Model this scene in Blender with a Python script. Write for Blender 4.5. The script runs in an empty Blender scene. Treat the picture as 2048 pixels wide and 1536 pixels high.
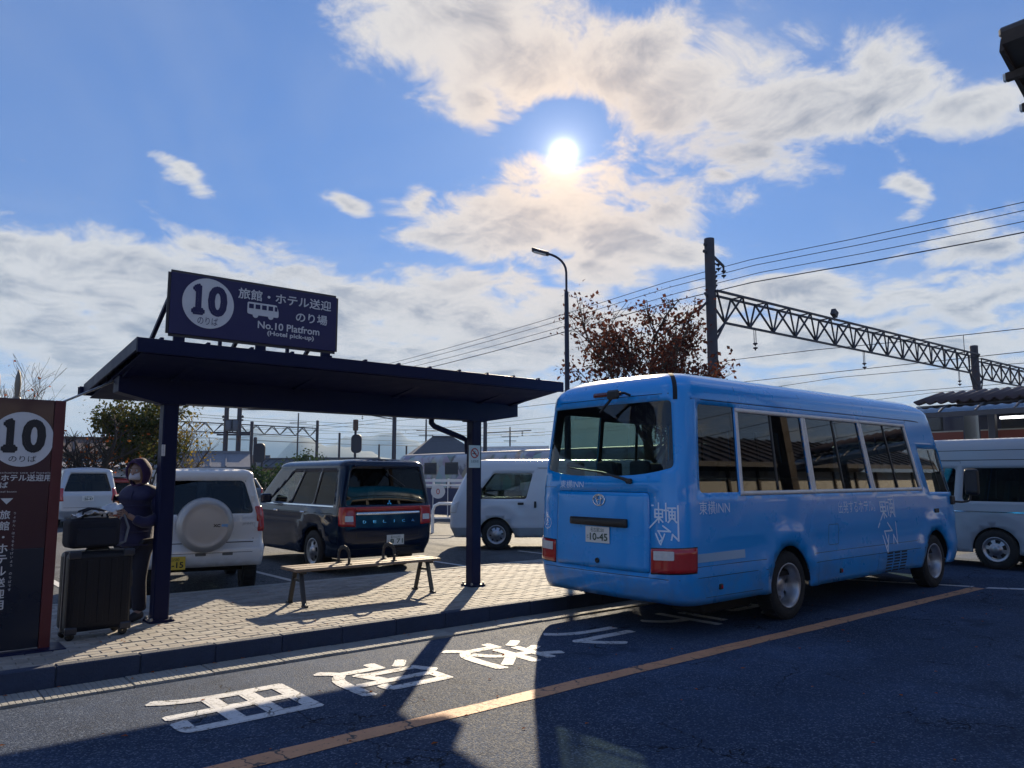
import bpy, bmesh, math, random
import numpy as np
from mathutils import Vector, Matrix, geometry as mgeo
scene = bpy.context.scene
COL = scene.collection
R = math.radians
random.seed(7)
# ------------------------------------------------------------------ camera, sky, sun, exposure
F_PX, HZ, VPX, CAM_H = 1540.0, 952.0, 2890.0, 1.60           # focal length in pixels of a 2048 px wide frame
PITCH = math.atan((HZ - 768) / F_PX)
YAW = math.atan((VPX - 1024) * math.cos(PITCH) / F_PX)         # the road runs along +X, the car park lies to +Y
FW = Vector((math.cos(YAW) * math.cos(PITCH), math.sin(YAW) * math.cos(PITCH), math.sin(PITCH)))
RT = Vector((math.sin(YAW), -math.cos(YAW), 0)); UP = RT.cross(FW)
cam_data = bpy.data.cameras.new('camera'); cam = bpy.data.objects.new('camera', cam_data); COL.objects.link(cam)
cam_data.sensor_width = 36.0; cam_data.lens = 36.0 * F_PX / 2048.0; cam_data.clip_start = 0.05; cam_data.clip_end = 20000
cam.location = (0, 0, CAM_H)
cam.rotation_euler = FW.to_track_quat('-Z', 'Y').to_euler()
scene.camera = cam
SUN_DIR = Vector((0.6337, 0.6625, 0.3970)).normalized()
SUN_EL = math.asin(SUN_DIR.z); SUN_AZ = math.atan2(SUN_DIR.y, SUN_DIR.x)
sun_data = bpy.data.lights.new('sun', 'SUN'); sun_data.energy = 4.2; sun_data.angle = R(0.55); sun_data.color = (1.0, 0.83, 0.59)
sun = bpy.data.objects.new('sun', sun_data); COL.objects.link(sun)
sun.rotation_euler = (-SUN_DIR).to_track_quat('-Z', 'Y').to_euler(); sun.location = (30, 30, 40)
scene.view_settings.view_transform = 'Standard'; scene.view_settings.look = 'None'
scene.view_settings.exposure = 1.27; scene.view_settings.gamma = 1.0; scene.view_settings.use_curve_mapping = False
scene.render.engine = 'CYCLES'
scene.cycles.max_bounces = 8; scene.cycles.transparent_max_bounces = 24; scene.cycles.sample_clamp_indirect = 6.0
scene.cycles.caustics_reflective = False; scene.cycles.caustics_refractive = False

def ray(px, py):
    return RT * ((px - 1024) / F_PX) - UP * ((py - 768) / F_PX) + FW
def at(px, py, depth):                   # a point of the place at a given depth from the viewpoint
    return Vector((0, 0, CAM_H)) + ray(px, py) * depth
def on_z(px, py, z=0.0):
    d = ray(px, py); return Vector((0, 0, CAM_H)) + d * ((z - CAM_H) / d.z)
def on_y(px, py, y):
    d = ray(px, py); return Vector((0, 0, CAM_H)) + d * (y / d.y)
def on_x(px, py, x):
    d = ray(px, py); return Vector((0, 0, CAM_H)) + d * (x / d.x)

class NT:
    def __init__(s, tree): s.t = tree; s.n = tree.nodes; s.l = tree.links
    def node(s, typ, **kw):
        n = s.n.new(typ)
        for k, v in kw.items():
            setattr(n, k, v)
        return n
    def put(s, sock, v):
        if v is None: return
        if hasattr(v, 'links') or isinstance(v, bpy.types.NodeSocket): s.l.new(v, sock)
        else:
            try: sock.default_value = v
            except Exception:
                if isinstance(v, (int, float)): sock.default_value = (v,) * len(sock.default_value)
                else: sock.default_value = (*v, 1.0)[:len(sock.default_value)]
    def math(s, op, a, b=None, c=None, clamp=False):
        n = s.node('ShaderNodeMath', operation=op); n.use_clamp = clamp
        s.put(n.inputs[0], a); s.put(n.inputs[1], b)
        if c is not None: s.put(n.inputs[2], c)
        return n.outputs[0]
    def vmath(s, op, a, b=None, out=0, scale=None):
        n = s.node('ShaderNodeVectorMath', operation=op); s.put(n.inputs[0], a); s.put(n.inputs[1], b)
        if scale is not None: s.put(n.inputs['Scale'], scale)
        return n.outputs[out]
    def noise(s, vec, scale, detail=4, rough=.55, dist=0.0, out=0, lac=2.0):
        n = s.node('ShaderNodeTexNoise'); s.put(n.inputs['Vector'], vec); n.inputs['Scale'].default_value = scale
        n.inputs['Detail'].default_value = detail; n.inputs['Roughness'].default_value = rough; n.inputs['Distortion'].default_value = dist
        n.inputs['Lacunarity'].default_value = lac
        return n.outputs[out]
    def voro(s, vec, scale, feature='F1', out=0, rnd=1.0):
        n = s.node('ShaderNodeTexVoronoi', feature=feature); s.put(n.inputs['Vector'], vec); n.inputs['Scale'].default_value = scale
        n.inputs['Randomness'].default_value = rnd
        return n.outputs[out]
    def mapr(s, v, a, b, c=0.0, d=1.0, smooth=True):
        n = s.node('ShaderNodeMapRange'); n.interpolation_type = 'SMOOTHSTEP' if smooth else 'LINEAR'
        s.put(n.inputs['Value'], v)
        for k, x in (('From Min', a), ('From Max', b), ('To Min', c), ('To Max', d)): s.put(n.inputs[k], x)
        return n.outputs[0]
    def mix(s, f, a, b, blend='MIX'):
        n = s.node('ShaderNodeMix', data_type='RGBA', blend_type=blend)
        s.put(n.inputs[0], f); s.put(n.inputs[6], a); s.put(n.inputs[7], b)
        return n.outputs[2]
    def sep(s, v):
        n = s.node('ShaderNodeSeparateXYZ'); s.put(n.inputs[0], v); return n.outputs
    def comb(s, x, y, z):
        n = s.node('ShaderNodeCombineXYZ'); s.put(n.inputs[0], x); s.put(n.inputs[1], y); s.put(n.inputs[2], z); return n.outputs[0]

def build_world():
    w = bpy.data.worlds.new('World'); scene.world = w; w.use_nodes = True
    w.cycles.sampling_method = 'MANUAL'; w.cycles.sample_map_resolution = 512
    w.node_tree.nodes.clear(); T = NT(w.node_tree)
    out = T.node('ShaderNodeOutputWorld'); bg = T.node('ShaderNodeBackground')
    sky = T.node('ShaderNodeTexSky', sky_type='NISHITA'); sky.sun_disc = False
    sky.sun_elevation = SUN_EL; sky.sun_rotation = math.pi / 2 - SUN_AZ; sky.altitude = 800; sky.air_density = 1.0; sky.dust_density = 0.3; sky.ozone_density = 2.5
    tc = T.node('ShaderNodeTexCoord'); d = tc.outputs['Generated']
    d = T.vmath('NORMALIZE', d)
    X = T.sep(d)
    az = T.math('SUBTRACT', T.math('MULTIPLY', T.math('ARCTAN2', X[1], X[0]), 180 / math.pi), math.degrees(YAW))
    el = T.math('MULTIPLY', T.math('ARCSINE', X[2]), 180 / math.pi)
    # cloud layer coordinates: the direction projected on a sheet overhead
    den = T.math('ADD', T.math('MAXIMUM', X[2], 0.0), 0.20)
    sheet = T.comb(T.math('DIVIDE', X[0], den), T.math('DIVIDE', X[1], den), 0.0)
    warp = T.vmath('SUBTRACT', T.noise(sheet, 2.4, 2, .55, 0.0, 1), (.5, .5, .5))
    fb = T.vmath('ADD', sheet, T.vmath('SCALE', warp, None, 0, .34))
    n_fine = T.noise(fb, 4.8, 10, .69, 0.0)
    n_big = T.noise(sheet, 1.7, 2, .5)
    p = T.vmath('ADD', T.comb(az, el, 0.0), T.vmath('SCALE', warp, None, 0, 7.0))
    def azel(px, py):
        r = ray(px, py).normalized()
        return (math.degrees(math.atan2(r.y, r.x) - YAW), math.degrees(math.asin(r.z)))
    acc = None
    # the cloud masses: where they stand in the sky (given by the bearing of a picture point) and how far they reach
    blobs = [(840, 10, 150, 95), (960, 60, 170, 105), (1090, 110, 150, 80), (1240, 130, 140, 85), (1380, 210, 170, 95), (1540, 240, 190, 90), (1690, 215, 130, 65), (950, 190, 80, 55),
             (900, 445, 120, 42), (1060, 430, 180, 62), (1220, 470, 190, 70), (1350, 500, 120, 55), (1180, 560, 150, 45), (880, 370, 55, 22),
             (30, 560, 190, 100), (220, 560, 200, 90), (420, 590, 210, 85), (640, 620, 220, 75), (860, 620, 200, 75), (1060, 660, 240, 60), (20, 470, 80, 45), (300, 690, 500, 60), (900, 710, 500, 45),
             (1960, 235, 120, 50), (1980, 470, 140, 48), (1830, 560, 120, 34), (1950, 590, 140, 36), (375, 342, 80, 22), (690, 405, 70, 20), (1430, 375, 60, 24), (1800, 360, 42, 32), (1560, 600, 190, 40), (1500, 330, 130, 45), (1650, 690, 480, 40)]
    for (px, py, rx, ry) in blobs:
        a0, e0 = azel(px, py); k = math.degrees(1 / F_PX); sx, sy = 1 / (rx * k), 1 / (ry * k)
        n = T.node('ShaderNodeVectorMath', operation='MULTIPLY_ADD'); T.put(n.inputs[0], p); n.inputs[1].default_value = (sx, sy, 0); n.inputs[2].default_value = (-a0 * sx, -e0 * sy, 0)
        g = T.vmath('LENGTH', n.outputs[0], None, 1)
        if rx * ry < 7000: g = T.math('ADD', g, .62 if rx * ry < 3000 else .35)
        acc = g if acc is None else T.math('MINIMUM', acc, g)
    a0, e0 = azel(1150, 262); k = math.degrees(1 / F_PX)
    n = T.node('ShaderNodeVectorMath', operation='MULTIPLY_ADD'); T.put(n.inputs[0], p); n.inputs[1].default_value = (1 / (85 * k), 1 / (50 * k), 0); n.inputs[2].default_value = (-a0 / (85 * k), -e0 / (50 * k), 0)
    hole = T.mapr(T.vmath('LENGTH', n.outputs[0], None, 1), 1.5, 0.3, 0, .5)                     # gap of clear air round the sun
    body = T.mapr(acc, 1.9, 0.45, 0, 1.0, False)
    # beyond the described masses the same weather goes on
    beyond = T.math('MAXIMUM', T.mapr(T.math('ABSOLUTE', az), 36, 50), T.mapr(el, 33, 44))
    general = T.math('MULTIPLY', T.mapr(n_big, .46, .72, 0, .95), beyond)
    low = T.mapr(el, 14.0, 3.0, 0, .78)
    G = T.math('SUBTRACT', T.math('MAXIMUM', T.math('MAXIMUM', body, general), low), hole)
    dens = T.math('ADD', G, T.math('MULTIPLY', T.math('SUBTRACT', n_fine, .5), 2.3))
    cover = T.mapr(dens, .28, .78)
    core = T.mapr(T.math('ADD', dens, T.math('MULTIPLY', T.math('SUBTRACT', n_big, .5), .9)), .66, 1.45)
    dot = T.vmath('DOT_PRODUCT', d, tuple(SUN_DIR), 1)
    ang = T.math('MULTIPLY', T.math('ARCCOSINE', T.math('MINIMUM', dot, 1.0)), 180 / math.pi)
    near = T.math('EXPONENT', T.math('MULTIPLY', ang, -1 / 6.5))
    # clear air
    hsv = T.node('ShaderNodeHueSaturation'); hsv.inputs['Saturation'].default_value = 1.0; hsv.inputs['Value'].default_value = 1.0
    T.put(hsv.inputs['Color'], sky.outputs[0])
    gam = T.node('ShaderNodeGamma'); T.put(gam.inputs[0], hsv.outputs[0]); gam.inputs[1].default_value = SKY_GAMMA
    clear = T.mix(1.0, gam.outputs[0], SKY_TINT, 'MULTIPLY')
    clear = T.mix(T.mapr(el, 18, 0, 0, .6), clear, (3.6, 4.2, 4.7))
    clear = T.mix(T.mapr(T.noise(sheet, 1.1, 4, .6, .8), .35, .75, 0, .22), clear, (3.3, 3.5, 3.8))          # thin high veil
    # cloud light
    S = 1 / SKY_STRENGTH / 2.25
    edge = T.mix(T.math('MULTIPLY', near, 1.3, None, True), tuple(c * S for c in (.72, .71, .70)), tuple(c * S for c in (1.12, .82, .57)))
    corec = T.mix(T.math('MULTIPLY', near, 1.0, None, True), tuple(c * S for c in (.26, .29, .36)), tuple(c * S for c in (.74, .54, .39)))
    cl = T.mix(core, edge, corec)
    col = T.mix(T.math('MULTIPLY', cover, .94), clear, cl)
    # the sun's aureole and the over-bright disc behind thin cloud
    glow = T.math('ADD', T.math('MULTIPLY', T.math('EXPONENT', T.math('MULTIPLY', ang, -1 / 1.3)), .85), T.math('MULTIPLY', T.math('EXPONENT', T.math('MULTIPLY', ang, -1 / 7.0)), .09))
    disc = T.math('MULTIPLY', T.math('EXPONENT', T.math('MULTIPLY', T.math('MULTIPLY', ang, ang), -1 / .55)), 2.4)
    gl = T.math('MULTIPLY', T.math('ADD', glow, disc), S)
    col = T.mix(1.0, col, T.mix(1.0, (1.0, .95, .86), gl, 'MULTIPLY'), 'ADD')
    T.put(bg.inputs['Color'], col); bg.inputs['Strength'].default_value = SKY_STRENGTH
    T.l.new(bg.outputs[0], out.inputs[0])
SKY_STRENGTH = 0.08; SKY_TINT = (0.40, 0.74, 1.44); SKY_GAMMA = 0.5
build_world()
# ------------------------------------------------------------------ helpers
MATS = {}
def mat(name, base, rough=.6, metal=0.0, spec=.5, var=None, bump=None, coat=0.0, obj_rand=0.0, emit=None, sheen=0.0, trans=0.0, dirt=None):
    """Principled material; var=(scale, amount) mottles the colour, bump=(scale, strength), dirt=(scale, lo, hi, colour)."""
    if name in MATS: return MATS[name]
    m = bpy.data.materials.new(name); m.use_nodes = True; T = NT(m.node_tree)
    b = m.node_tree.nodes['Principled BSDF']
    tc = T.node('ShaderNodeTexCoord'); co = tc.outputs['Object']
    col = None
    if var:
        n = T.noise(co, var[0], 5, .6)
        col = T.mix(T.math('ADD', T.math('MULTIPLY', T.math('SUBTRACT', n, .5), 2 * var[1]), .5, None, True), tuple(c * .6 for c in base), tuple(min(1, c * 1.4) for c in base))
    if obj_rand:
        oi = T.node('ShaderNodeObjectInfo')
        f = T.math('ADD', T.math('MULTIPLY', T.math('SUBTRACT', oi.outputs['Random'], .5), 2 * obj_rand), 1.0)
        col = T.mix(1.0, col if col is not None else base, T.comb(f, f, f), 'MULTIPLY')
    if dirt:
        n = T.noise(co, dirt[0], 6, .7, .4)
        col = T.mix(T.mapr(n, dirt[1], dirt[2], 0, .85), col if col is not None else base, dirt[3])
    T.put(b.inputs['Base Color'], col if col is not None else base)
    if var:
        n2 = T.noise(co, var[0] * 2.3, 3, .6)
        T.put(b.inputs['Roughness'], T.math('ADD', T.math('MULTIPLY', T.math('SUBTRACT', n2, .5), .25), rough, None, True))
    else: b.inputs['Roughness'].default_value = rough
    b.inputs['Metallic'].default_value = metal; b.inputs['Specular IOR Level'].default_value = spec
    b.inputs['Coat Weight'].default_value = coat; b.inputs['Coat Roughness'].default_value = .06
    if sheen: b.inputs['Sheen Weight'].default_value = sheen
    if emit: b.inputs['Emission Color'].default_value = (*emit[:3], 1); b.inputs['Emission Strength'].default_value = emit[3]
    if bump:
        bn = T.node('ShaderNodeBump'); bn.inputs['Strength'].default_value = bump[1]; bn.inputs['Distance'].default_value = .02
        T.put(bn.inputs['Height'], T.noise(co, bump[0], 4, .6)); T.l.new(bn.outputs[0], b.inputs['Normal'])
    MATS[name] = m; return m

def glass_mat(name, tint, refl=1.0, ior=1.5):
    """Thin tinted pane: clear transmission dimmed by the tint plus a Fresnel reflection."""
    if name in MATS: return MATS[name]
    m = bpy.data.materials.new(name); m.use_nodes = True; T = NT(m.node_tree); m.node_tree.nodes.clear()
    out = T.node('ShaderNodeOutputMaterial'); tr = T.node('ShaderNodeBsdfTransparent'); gl = T.node('ShaderNodeBsdfGlossy')
    tr.inputs[0].default_value = (*tint, 1); gl.inputs['Roughness'].default_value = .015; gl.inputs['Color'].default_value = (refl, refl, refl, 1)
    ge = T.node('ShaderNodeNewGeometry'); cs = T.math('ABSOLUTE', T.vmath('DOT_PRODUCT', ge.outputs['Normal'], ge.outputs['Incoming'], 1))
    fr = T.math('ADD', .045, T.math('MULTIPLY', .955, T.math('POWER', T.math('SUBTRACT', 1.0, cs, None, True), 5.0)))
    mx = T.node('ShaderNodeMixShader'); T.put(mx.inputs[0], T.math('MULTIPLY', fr, 1.4, None, True)); T.l.new(tr.outputs[0], mx.inputs[1]); T.l.new(gl.outputs[0], mx.inputs[2])
    T.l.new(mx.outputs[0], out.inputs[0]); MATS[name] = m; return m

def tag(o, label=None, cat=None, group=None, kind=None):
    if label: o['label'] = label
    if cat: o['category'] = cat
    if group: o['group'] = group
    if kind: o['kind'] = kind
    return o
def empty(name, loc=(0, 0, 0), rz=0.0, label=None, cat=None, group=None):
    o = bpy.data.objects.new(name, None); COL.objects.link(o); o.location = loc; o.rotation_euler = (0, 0, rz); o.empty_display_size = .1
    return tag(o, label, cat, group)
def link(name, me, parent=None, loc=None, rot=None):
    o = bpy.data.objects.new(name, me); COL.objects.link(o)
    if parent: o.parent = parent
    if loc is not None: o.location = loc
    if rot is not None: o.rotation_euler = rot
    return o
def copy_tree(o, parent=None):
    c = o.copy(); COL.objects.link(c); c.parent = parent
    for ch in o.children: copy_tree(ch, c)
    return c

class MB:
    """Collects shapes; build() links them as one mesh object."""
    def __init__(s): s.v = []; s.f = []; s.sm = []; s.mi = []; s.cur = 0
    def add(s, verts, faces, smooth=False):
        n = len(s.v); s.v += [tuple(p) for p in verts]; s.f += [tuple(i + n for i in f) for f in faces]; s.sm += [smooth] * len(faces); s.mi += [s.cur] * len(faces); return s
    def box(s, c, d, rz=0.0, M=None, ch=0.0):
        x, y, z = d[0] / 2, d[1] / 2, d[2] / 2
        if ch <= 0:
            P = [(-x, -y, -z), (x, -y, -z), (x, y, -z), (-x, y, -z), (-x, -y, z), (x, -y, z), (x, y, z), (-x, y, z)]
            Fc = [(0, 3, 2, 1), (4, 5, 6, 7), (0, 1, 5, 4), (1, 2, 6, 5), (2, 3, 7, 6), (3, 0, 4, 7)]
        else:                                   # every edge chamfered
            P = []; Fc = []; idx = {}
            for sx in (-1, 1):
                for sy in (-1, 1):
                    for sz in (-1, 1):
                        for ax in range(3):
                            q = [sx * x, sy * y, sz * z]
                            for k in range(3):
                                if k != ax: q[k] -= (sx, sy, sz)[k] * ch
                            idx[(sx, sy, sz, ax)] = len(P); P.append(tuple(q))
            for ax in range(3):
                a, b = [k for k in range(3) if k != ax]
                for sg in (-1, 1):
                    f = []
                    for (u, w) in ((-1, -1), (1, -1), (1, 1), (-1, 1)):
                        t = [0, 0, 0]; t[ax] = sg; t[a] = u; t[b] = w; f.append(idx[(*t, ax)])
                    Fc.append(tuple(f))
                for u in (-1, 1):
                    for w in (-1, 1):            # edge parallel to ax
                        q = []
                        for sg in (-1, 1):
                            t = [0, 0, 0]; t[ax] = sg; t[a] = u; t[b] = w; q.append(t)
                        Fc.append((idx[(*q[0], a)], idx[(*q[1], a)], idx[(*q[1], b)], idx[(*q[0], b)]))
            for sx in (-1, 1):
                for sy in (-1, 1):
                    for sz in (-1, 1): Fc.append(tuple(idx[(sx, sy, sz, ax)] for ax in range(3)))
            bm = bmesh.new(); vs = [bm.verts.new(p) for p in P]
            for f in Fc: bm.faces.new([vs[i] for i in f])
            bmesh.ops.recalc_face_normals(bm, faces=bm.faces); bm.verts.index_update()
            P = [tuple(v.co) for v in bm.verts]; Fc = [tuple(v.index for v in f.verts) for f in bm.faces]; bm.free()
        if M is None: M = Matrix.Rotation(rz, 3, 'Z') if rz else None
        C = Vector(c)
        return s.add([(C + (M @ Vector(p) if M else Vector(p))) for p in P], Fc)
    def bar(s, p, q, w, h=None, up=(0, 0, 1), ch=0.0):
        p, q = Vector(p), Vector(q); d = q - p; L = d.length; d.normalize(); u = Vector(up)
        if abs(d.dot(u)) > .99: u = Vector((0, 1, 0))
        y = u.cross(d).normalized(); z = d.cross(y)
        return s.box((p + q) / 2, (L, w, h or w), M=Matrix((d, y, z)).transposed(), ch=ch)
    def tube(s, path, r, n=10, cap=True, smooth=True):
        path = [Vector(p) for p in path]; rr = r if isinstance(r, (list, tuple)) else [r] * len(path)
        t0 = (path[1] - path[0]).normalized(); ref = Vector((0, 0, 1)) if abs(t0.z) < .9 else Vector((1, 0, 0))
        V = []; u = ref.cross(t0).normalized()
        for i, p in enumerate(path):
            t = (path[min(i + 1, len(path) - 1)] - path[max(i - 1, 0)]).normalized()
            u = (u - t * u.dot(t)).normalized(); w = t.cross(u)
            for k in range(n):
                a = 2 * math.pi * k / n; V.append(p + (u * math.cos(a) + w * math.sin(a)) * rr[i])
        Fc = [(i * n + k, i * n + (k + 1) % n, (i + 1) * n + (k + 1) % n, (i + 1) * n + k) for i in range(len(path) - 1) for k in range(n)]
        s.add(V, Fc, smooth)
        if cap: s.add(V[:n], [tuple(range(n))[::-1]]); s.add(V[-n:], [tuple(range(n))])
        return s
    def lathe(s, prof, c=(0, 0, 0), axis='Z', n=24, smooth=True, close=False):
        V = []
        for (r, h) in prof:
            for k in range(n):
                a = 2 * math.pi * k / n; x, y = r * math.cos(a), r * math.sin(a)
                V.append({'Z': (x, y, h), 'Y': (x, h, y), 'X': (h, x, y)}[axis])
        V = [Vector(v) + Vector(c) for v in V]; m = len(prof)
        Fc = [(i * n + k, i * n + (k + 1) % n, (i + 1) * n + (k + 1) % n, (i + 1) * n + k) for i in range(m - 1) for k in range(n)]
        s.add(V, Fc, smooth)
        if close: s.add(V[:n], [tuple(range(n))]); s.add(V[-n:], [tuple(range(n))])
        return s
    def prism(s, poly, a, b, axis='Y'):
        """2-D outline extruded from a to b along axis; outline is (u, v) on the other two axes."""
        n = len(poly)
        def P(u, v, h): return {'Y': (u, h, v), 'X': (h, u, v), 'Z': (u, v, h)}[axis]
        V = [P(u, v, a) for u, v in poly] + [P(u, v, b) for u, v in poly]
        return s.add(V, [tuple(range(n)), tuple(range(n, 2 * n))[::-1]] + [(i, (i + 1) % n, n + (i + 1) % n, n + i) for i in range(n)])
    def quad(s, *p): return s.add(p, [tuple(range(len(p)))])
    def sphere(s, c, r, n=12, m=8, sc=(1, 1, 1)):
        prof = [(max(1e-4, math.sin(math.pi * i / m)) * r, -math.cos(math.pi * i / m) * r) for i in range(m + 1)]
        k = len(s.v); s.lathe(prof, (0, 0, 0), 'Z', n)
        for i in range(k, len(s.v)):
            p = s.v[i]; s.v[i] = (c[0] + p[0] * sc[0], c[1] + p[1] * sc[1], c[2] + p[2] * sc[2])
        return s
    def mesh(s, name='mesh', mats=None, recalc=True, merge=0.0, weighted=False):
        me = bpy.data.meshes.new(name); me.from_pydata(s.v, [], s.f); me.polygons.foreach_set('use_smooth', s.sm); me.polygons.foreach_set('material_index', s.mi)
        for m in (mats if isinstance(mats, (list, tuple)) else [mats] if mats else []): me.materials.append(m)
        if recalc or merge:
            bm = bmesh.new(); bm.from_mesh(me)
            if merge: bmesh.ops.remove_doubles(bm, verts=bm.verts, dist=merge)
            if recalc: bmesh.ops.recalc_face_normals(bm, faces=bm.faces)
            bm.to_mesh(me); bm.free()
        me.update(); return me
    def build(s, name, m, parent=None, loc=None, rot=None, recalc=True, merge=0.0):
        return link(name, s.mesh(name, m, recalc, merge), parent, loc, rot)

def bevel(o, w=.01, seg=2, ang=35):
    b = o.modifiers.new('bevel', 'BEVEL'); b.width = w; b.segments = seg; b.limit_method = 'ANGLE'; b.angle_limit = R(ang); return o

_tcache = {}
def text_data(txt, size=1.0, off=0.0, align='CENTER', space=1.0):
    """Vertices (2-D) and faces of a line of lettering, set in the built-in typeface."""
    key = (txt, off, align, space)
    if key not in _tcache:
        cu = bpy.data.curves.new('t', 'FONT'); cu.body = txt; cu.size = 1.0; cu.align_x = align; cu.align_y = 'CENTER'; cu.offset = off; cu.resolution_u = 3; cu.fill_mode = 'FRONT'; cu.space_character = space
        o = bpy.data.objects.new('t', cu); COL.objects.link(o); dg = bpy.context.evaluated_depsgraph_get()
        me = bpy.data.meshes.new_from_object(o.evaluated_get(dg))
        V = [tuple(v.co[:2]) for v in me.vertices]; Fc = [tuple(p.vertices) for p in me.polygons]
        bpy.data.objects.remove(o); bpy.data.curves.remove(cu); bpy.data.meshes.remove(me)
        if V:                                        # centre the ink itself
            ys = [p[1] for p in V]; xs = [p[0] for p in V]; cy = (min(ys) + max(ys)) / 2; cx = (min(xs) + max(xs)) / 2 if align == 'CENTER' else (min(xs) if align == 'LEFT' else max(xs))
            V = [(a - cx, b - cy) for a, b in V]
        _tcache[key] = (V, Fc)
    V, Fc = _tcache[key]
    return [(a * size, b * size) for a, b in V], Fc
def lettering(mb, txt, o, ux, uy, size, off=0.0, align='CENTER', sx=1.0, sy=1.0, fit=None, space=1.0):
    V, Fc = text_data(txt, size, off, align, space)
    o, ux, uy = Vector(o), Vector(ux), Vector(uy)
    if fit:
        w = max(a for a, b in V) - min(a for a, b in V); h = max(b for a, b in V) - min(b for a, b in V)
        if fit[0]: sx = fit[0] / w
        if fit[1]: sy = fit[1] / h
    mb.add([o + ux * (a * sx) + uy * (b * sy) for a, b in V], Fc); return mb
def bold(mb, txt, o, ux, uy, size, w, fit=None, align='CENTER', nrm=None):
    """Lettering with each outline thickened by w (strips laid a hair above and below one another)."""
    V, Fc = text_data(txt, size, 0.0, align); o, ux, uy = Vector(o), Vector(ux), Vector(uy); nz = ux.cross(uy) if nrm is None else Vector(nrm)
    sx = sy = 1.0
    if fit:
        ww = max(a for a, b in V) - min(a for a, b in V); hh = max(b for a, b in V) - min(b for a, b in V); sx, sy = (fit[0] - 2 * w) / ww, (fit[1] - 2 * w) / hh
    P = [(a * sx, b * sy) for a, b in V]; cnt = {}; r = random.Random(5)
    for f in Fc:
        for i in range(len(f)): k = (f[i], f[(i + 1) % len(f)]); cnt[k] = 1
    mb.add([o + ux * a + uy * b + nz * .0012 for a, b in P], Fc)
    for (i, j) in cnt:
        if (j, i) in cnt: continue
        a, b = Vector(P[i]), Vector(P[j]); d = b - a
        if d.length < 1e-6: continue
        d.normalize(); n = Vector((d.y, -d.x)) * w; e = d * w * .45; h = r.uniform(0, .001)
        mb.add([o + ux * q[0] + uy * q[1] + nz * h for q in (a - e, a - e * .3 + n, b + e * .3 + n, b + e)], [(0, 1, 2, 3)])
    return mb
def rounded(poly, r, n=4):
    out = []; m = len(poly)
    for i in range(m):
        p0, p, p1 = Vector(poly[i - 1]), Vector(poly[i]), Vector(poly[(i + 1) % m])
        rr = r[i] if isinstance(r, (list, tuple)) else r
        a = p0 - p; b = p1 - p; k = min(rr, a.length * .45, b.length * .45)
        if k < 1e-4: out.append(tuple(p)); continue
        A = p + a.normalized() * k; B = p + b.normalized() * k
        for j in range(n + 1):
            t = j / n; q = A * (1 - t) ** 2 + p * 2 * t * (1 - t) + B * t * t; out.append(tuple(q))
    return out
def circle(cx, cy, r, n=24, a0=0.0, a1=360.0, ry=None):
    m = n if a1 - a0 >= 360 else n + 1
    return [(cx + r * math.cos(R(a0 + (a1 - a0) * i / n)), cy + (ry or r) * math.sin(R(a0 + (a1 - a0) * i / n))) for i in range(m)]

# ------------------------------------------------------------------ ground, road, car park
def asphalt(name, base, speck, scale=1.0, tone=(.55, 1.45), crack=True, spec=.10, rough=.80):
    m = bpy.data.materials.new(name); m.use_nodes = True; T = NT(m.node_tree); b = m.node_tree.nodes['Principled BSDF']
    g = T.node('ShaderNodeNewGeometry').outputs['Position']
    big = T.noise(g, .35 * scale, 6, .6); mid = T.noise(g, 3.0 * scale, 5, .65)
    stones = T.node('ShaderNodeTexVoronoi', feature='F1'); T.put(stones.inputs['Vector'], g); stones.inputs['Scale'].default_value = 95 * scale
    sv = T.sep(stones.outputs['Color'])[0]
    col = T.mix(T.mapr(big, .3, .7), tuple(c * tone[0] for c in base), tuple(c * tone[1] for c in base))
    col = T.mix(T.mapr(mid, .25, .75, 0, .55), col, tuple(c * .6 for c in base))
    col = T.mix(T.mapr(sv, .66, 1.0, 0, .7), col, speck)
    col = T.mix(T.mapr(sv, .18, .02, 0, .5), col, tuple(c * .3 for c in base))
    lane = T.mapr(T.math('ABSOLUTE', T.math('SUBTRACT', T.math('ABSOLUTE', T.math('SUBTRACT', T.sep(g)[1], 2.3)), .85)), .42, .08, 0, .28)
    col = T.mix(T.math('MULTIPLY', lane, T.mapr(big, .2, .7)), col, tuple(c * .55 for c in base))
    oil = T.mapr(T.noise(g, .9, 3, .5, .3), .66, .74, 0, .75)
    col = T.mix(oil, col, tuple(c * .35 for c in base))
    tar = T.mapr(T.noise(g, 1.3 * scale, 4, .7, .8), .58, .7, 0, .55)
    col = T.mix(tar, col, tuple(c * .5 for c in base))
    h = T.math('ADD', T.math('MULTIPLY', T.math('SUBTRACT', 1.0, stones.outputs['Distance']), .6), T.math('MULTIPLY', T.noise(g, 130 * scale, 2, .5), .6))
    if crack:
        w = T.vmath('ADD', g, T.vmath('SCALE', T.noise(g, 2.2, 4, .6, 0, 1), None, 0, .7))
        ce = T.voro(w, .75 * scale, 'DISTANCE_TO_EDGE'); ck = T.mapr(ce, .007, .002)
        ck = T.math('MULTIPLY', ck, T.mapr(T.noise(g, .6, 2, .5), .47, .58))
        col = T.mix(T.math('MULTIPLY', ck, .85), col, (.006, .006, .007)); h = T.math('SUBTRACT', h, T.math('MULTIPLY', ck, 1.5))
    T.put(b.inputs['Base Color'], col); T.put(b.inputs['Roughness'], T.mapr(sv, 0, 1, rough - .1, rough + .12)); b.inputs['Specular IOR Level'].default_value = spec
    bn = T.node('ShaderNodeBump'); bn.inputs['Strength'].default_value = .9; bn.inputs['Distance'].default_value = .006; T.put(bn.inputs['Height'], h); T.l.new(bn.outputs[0], b.inputs['Normal'])
    MATS[name] = m; return m
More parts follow.
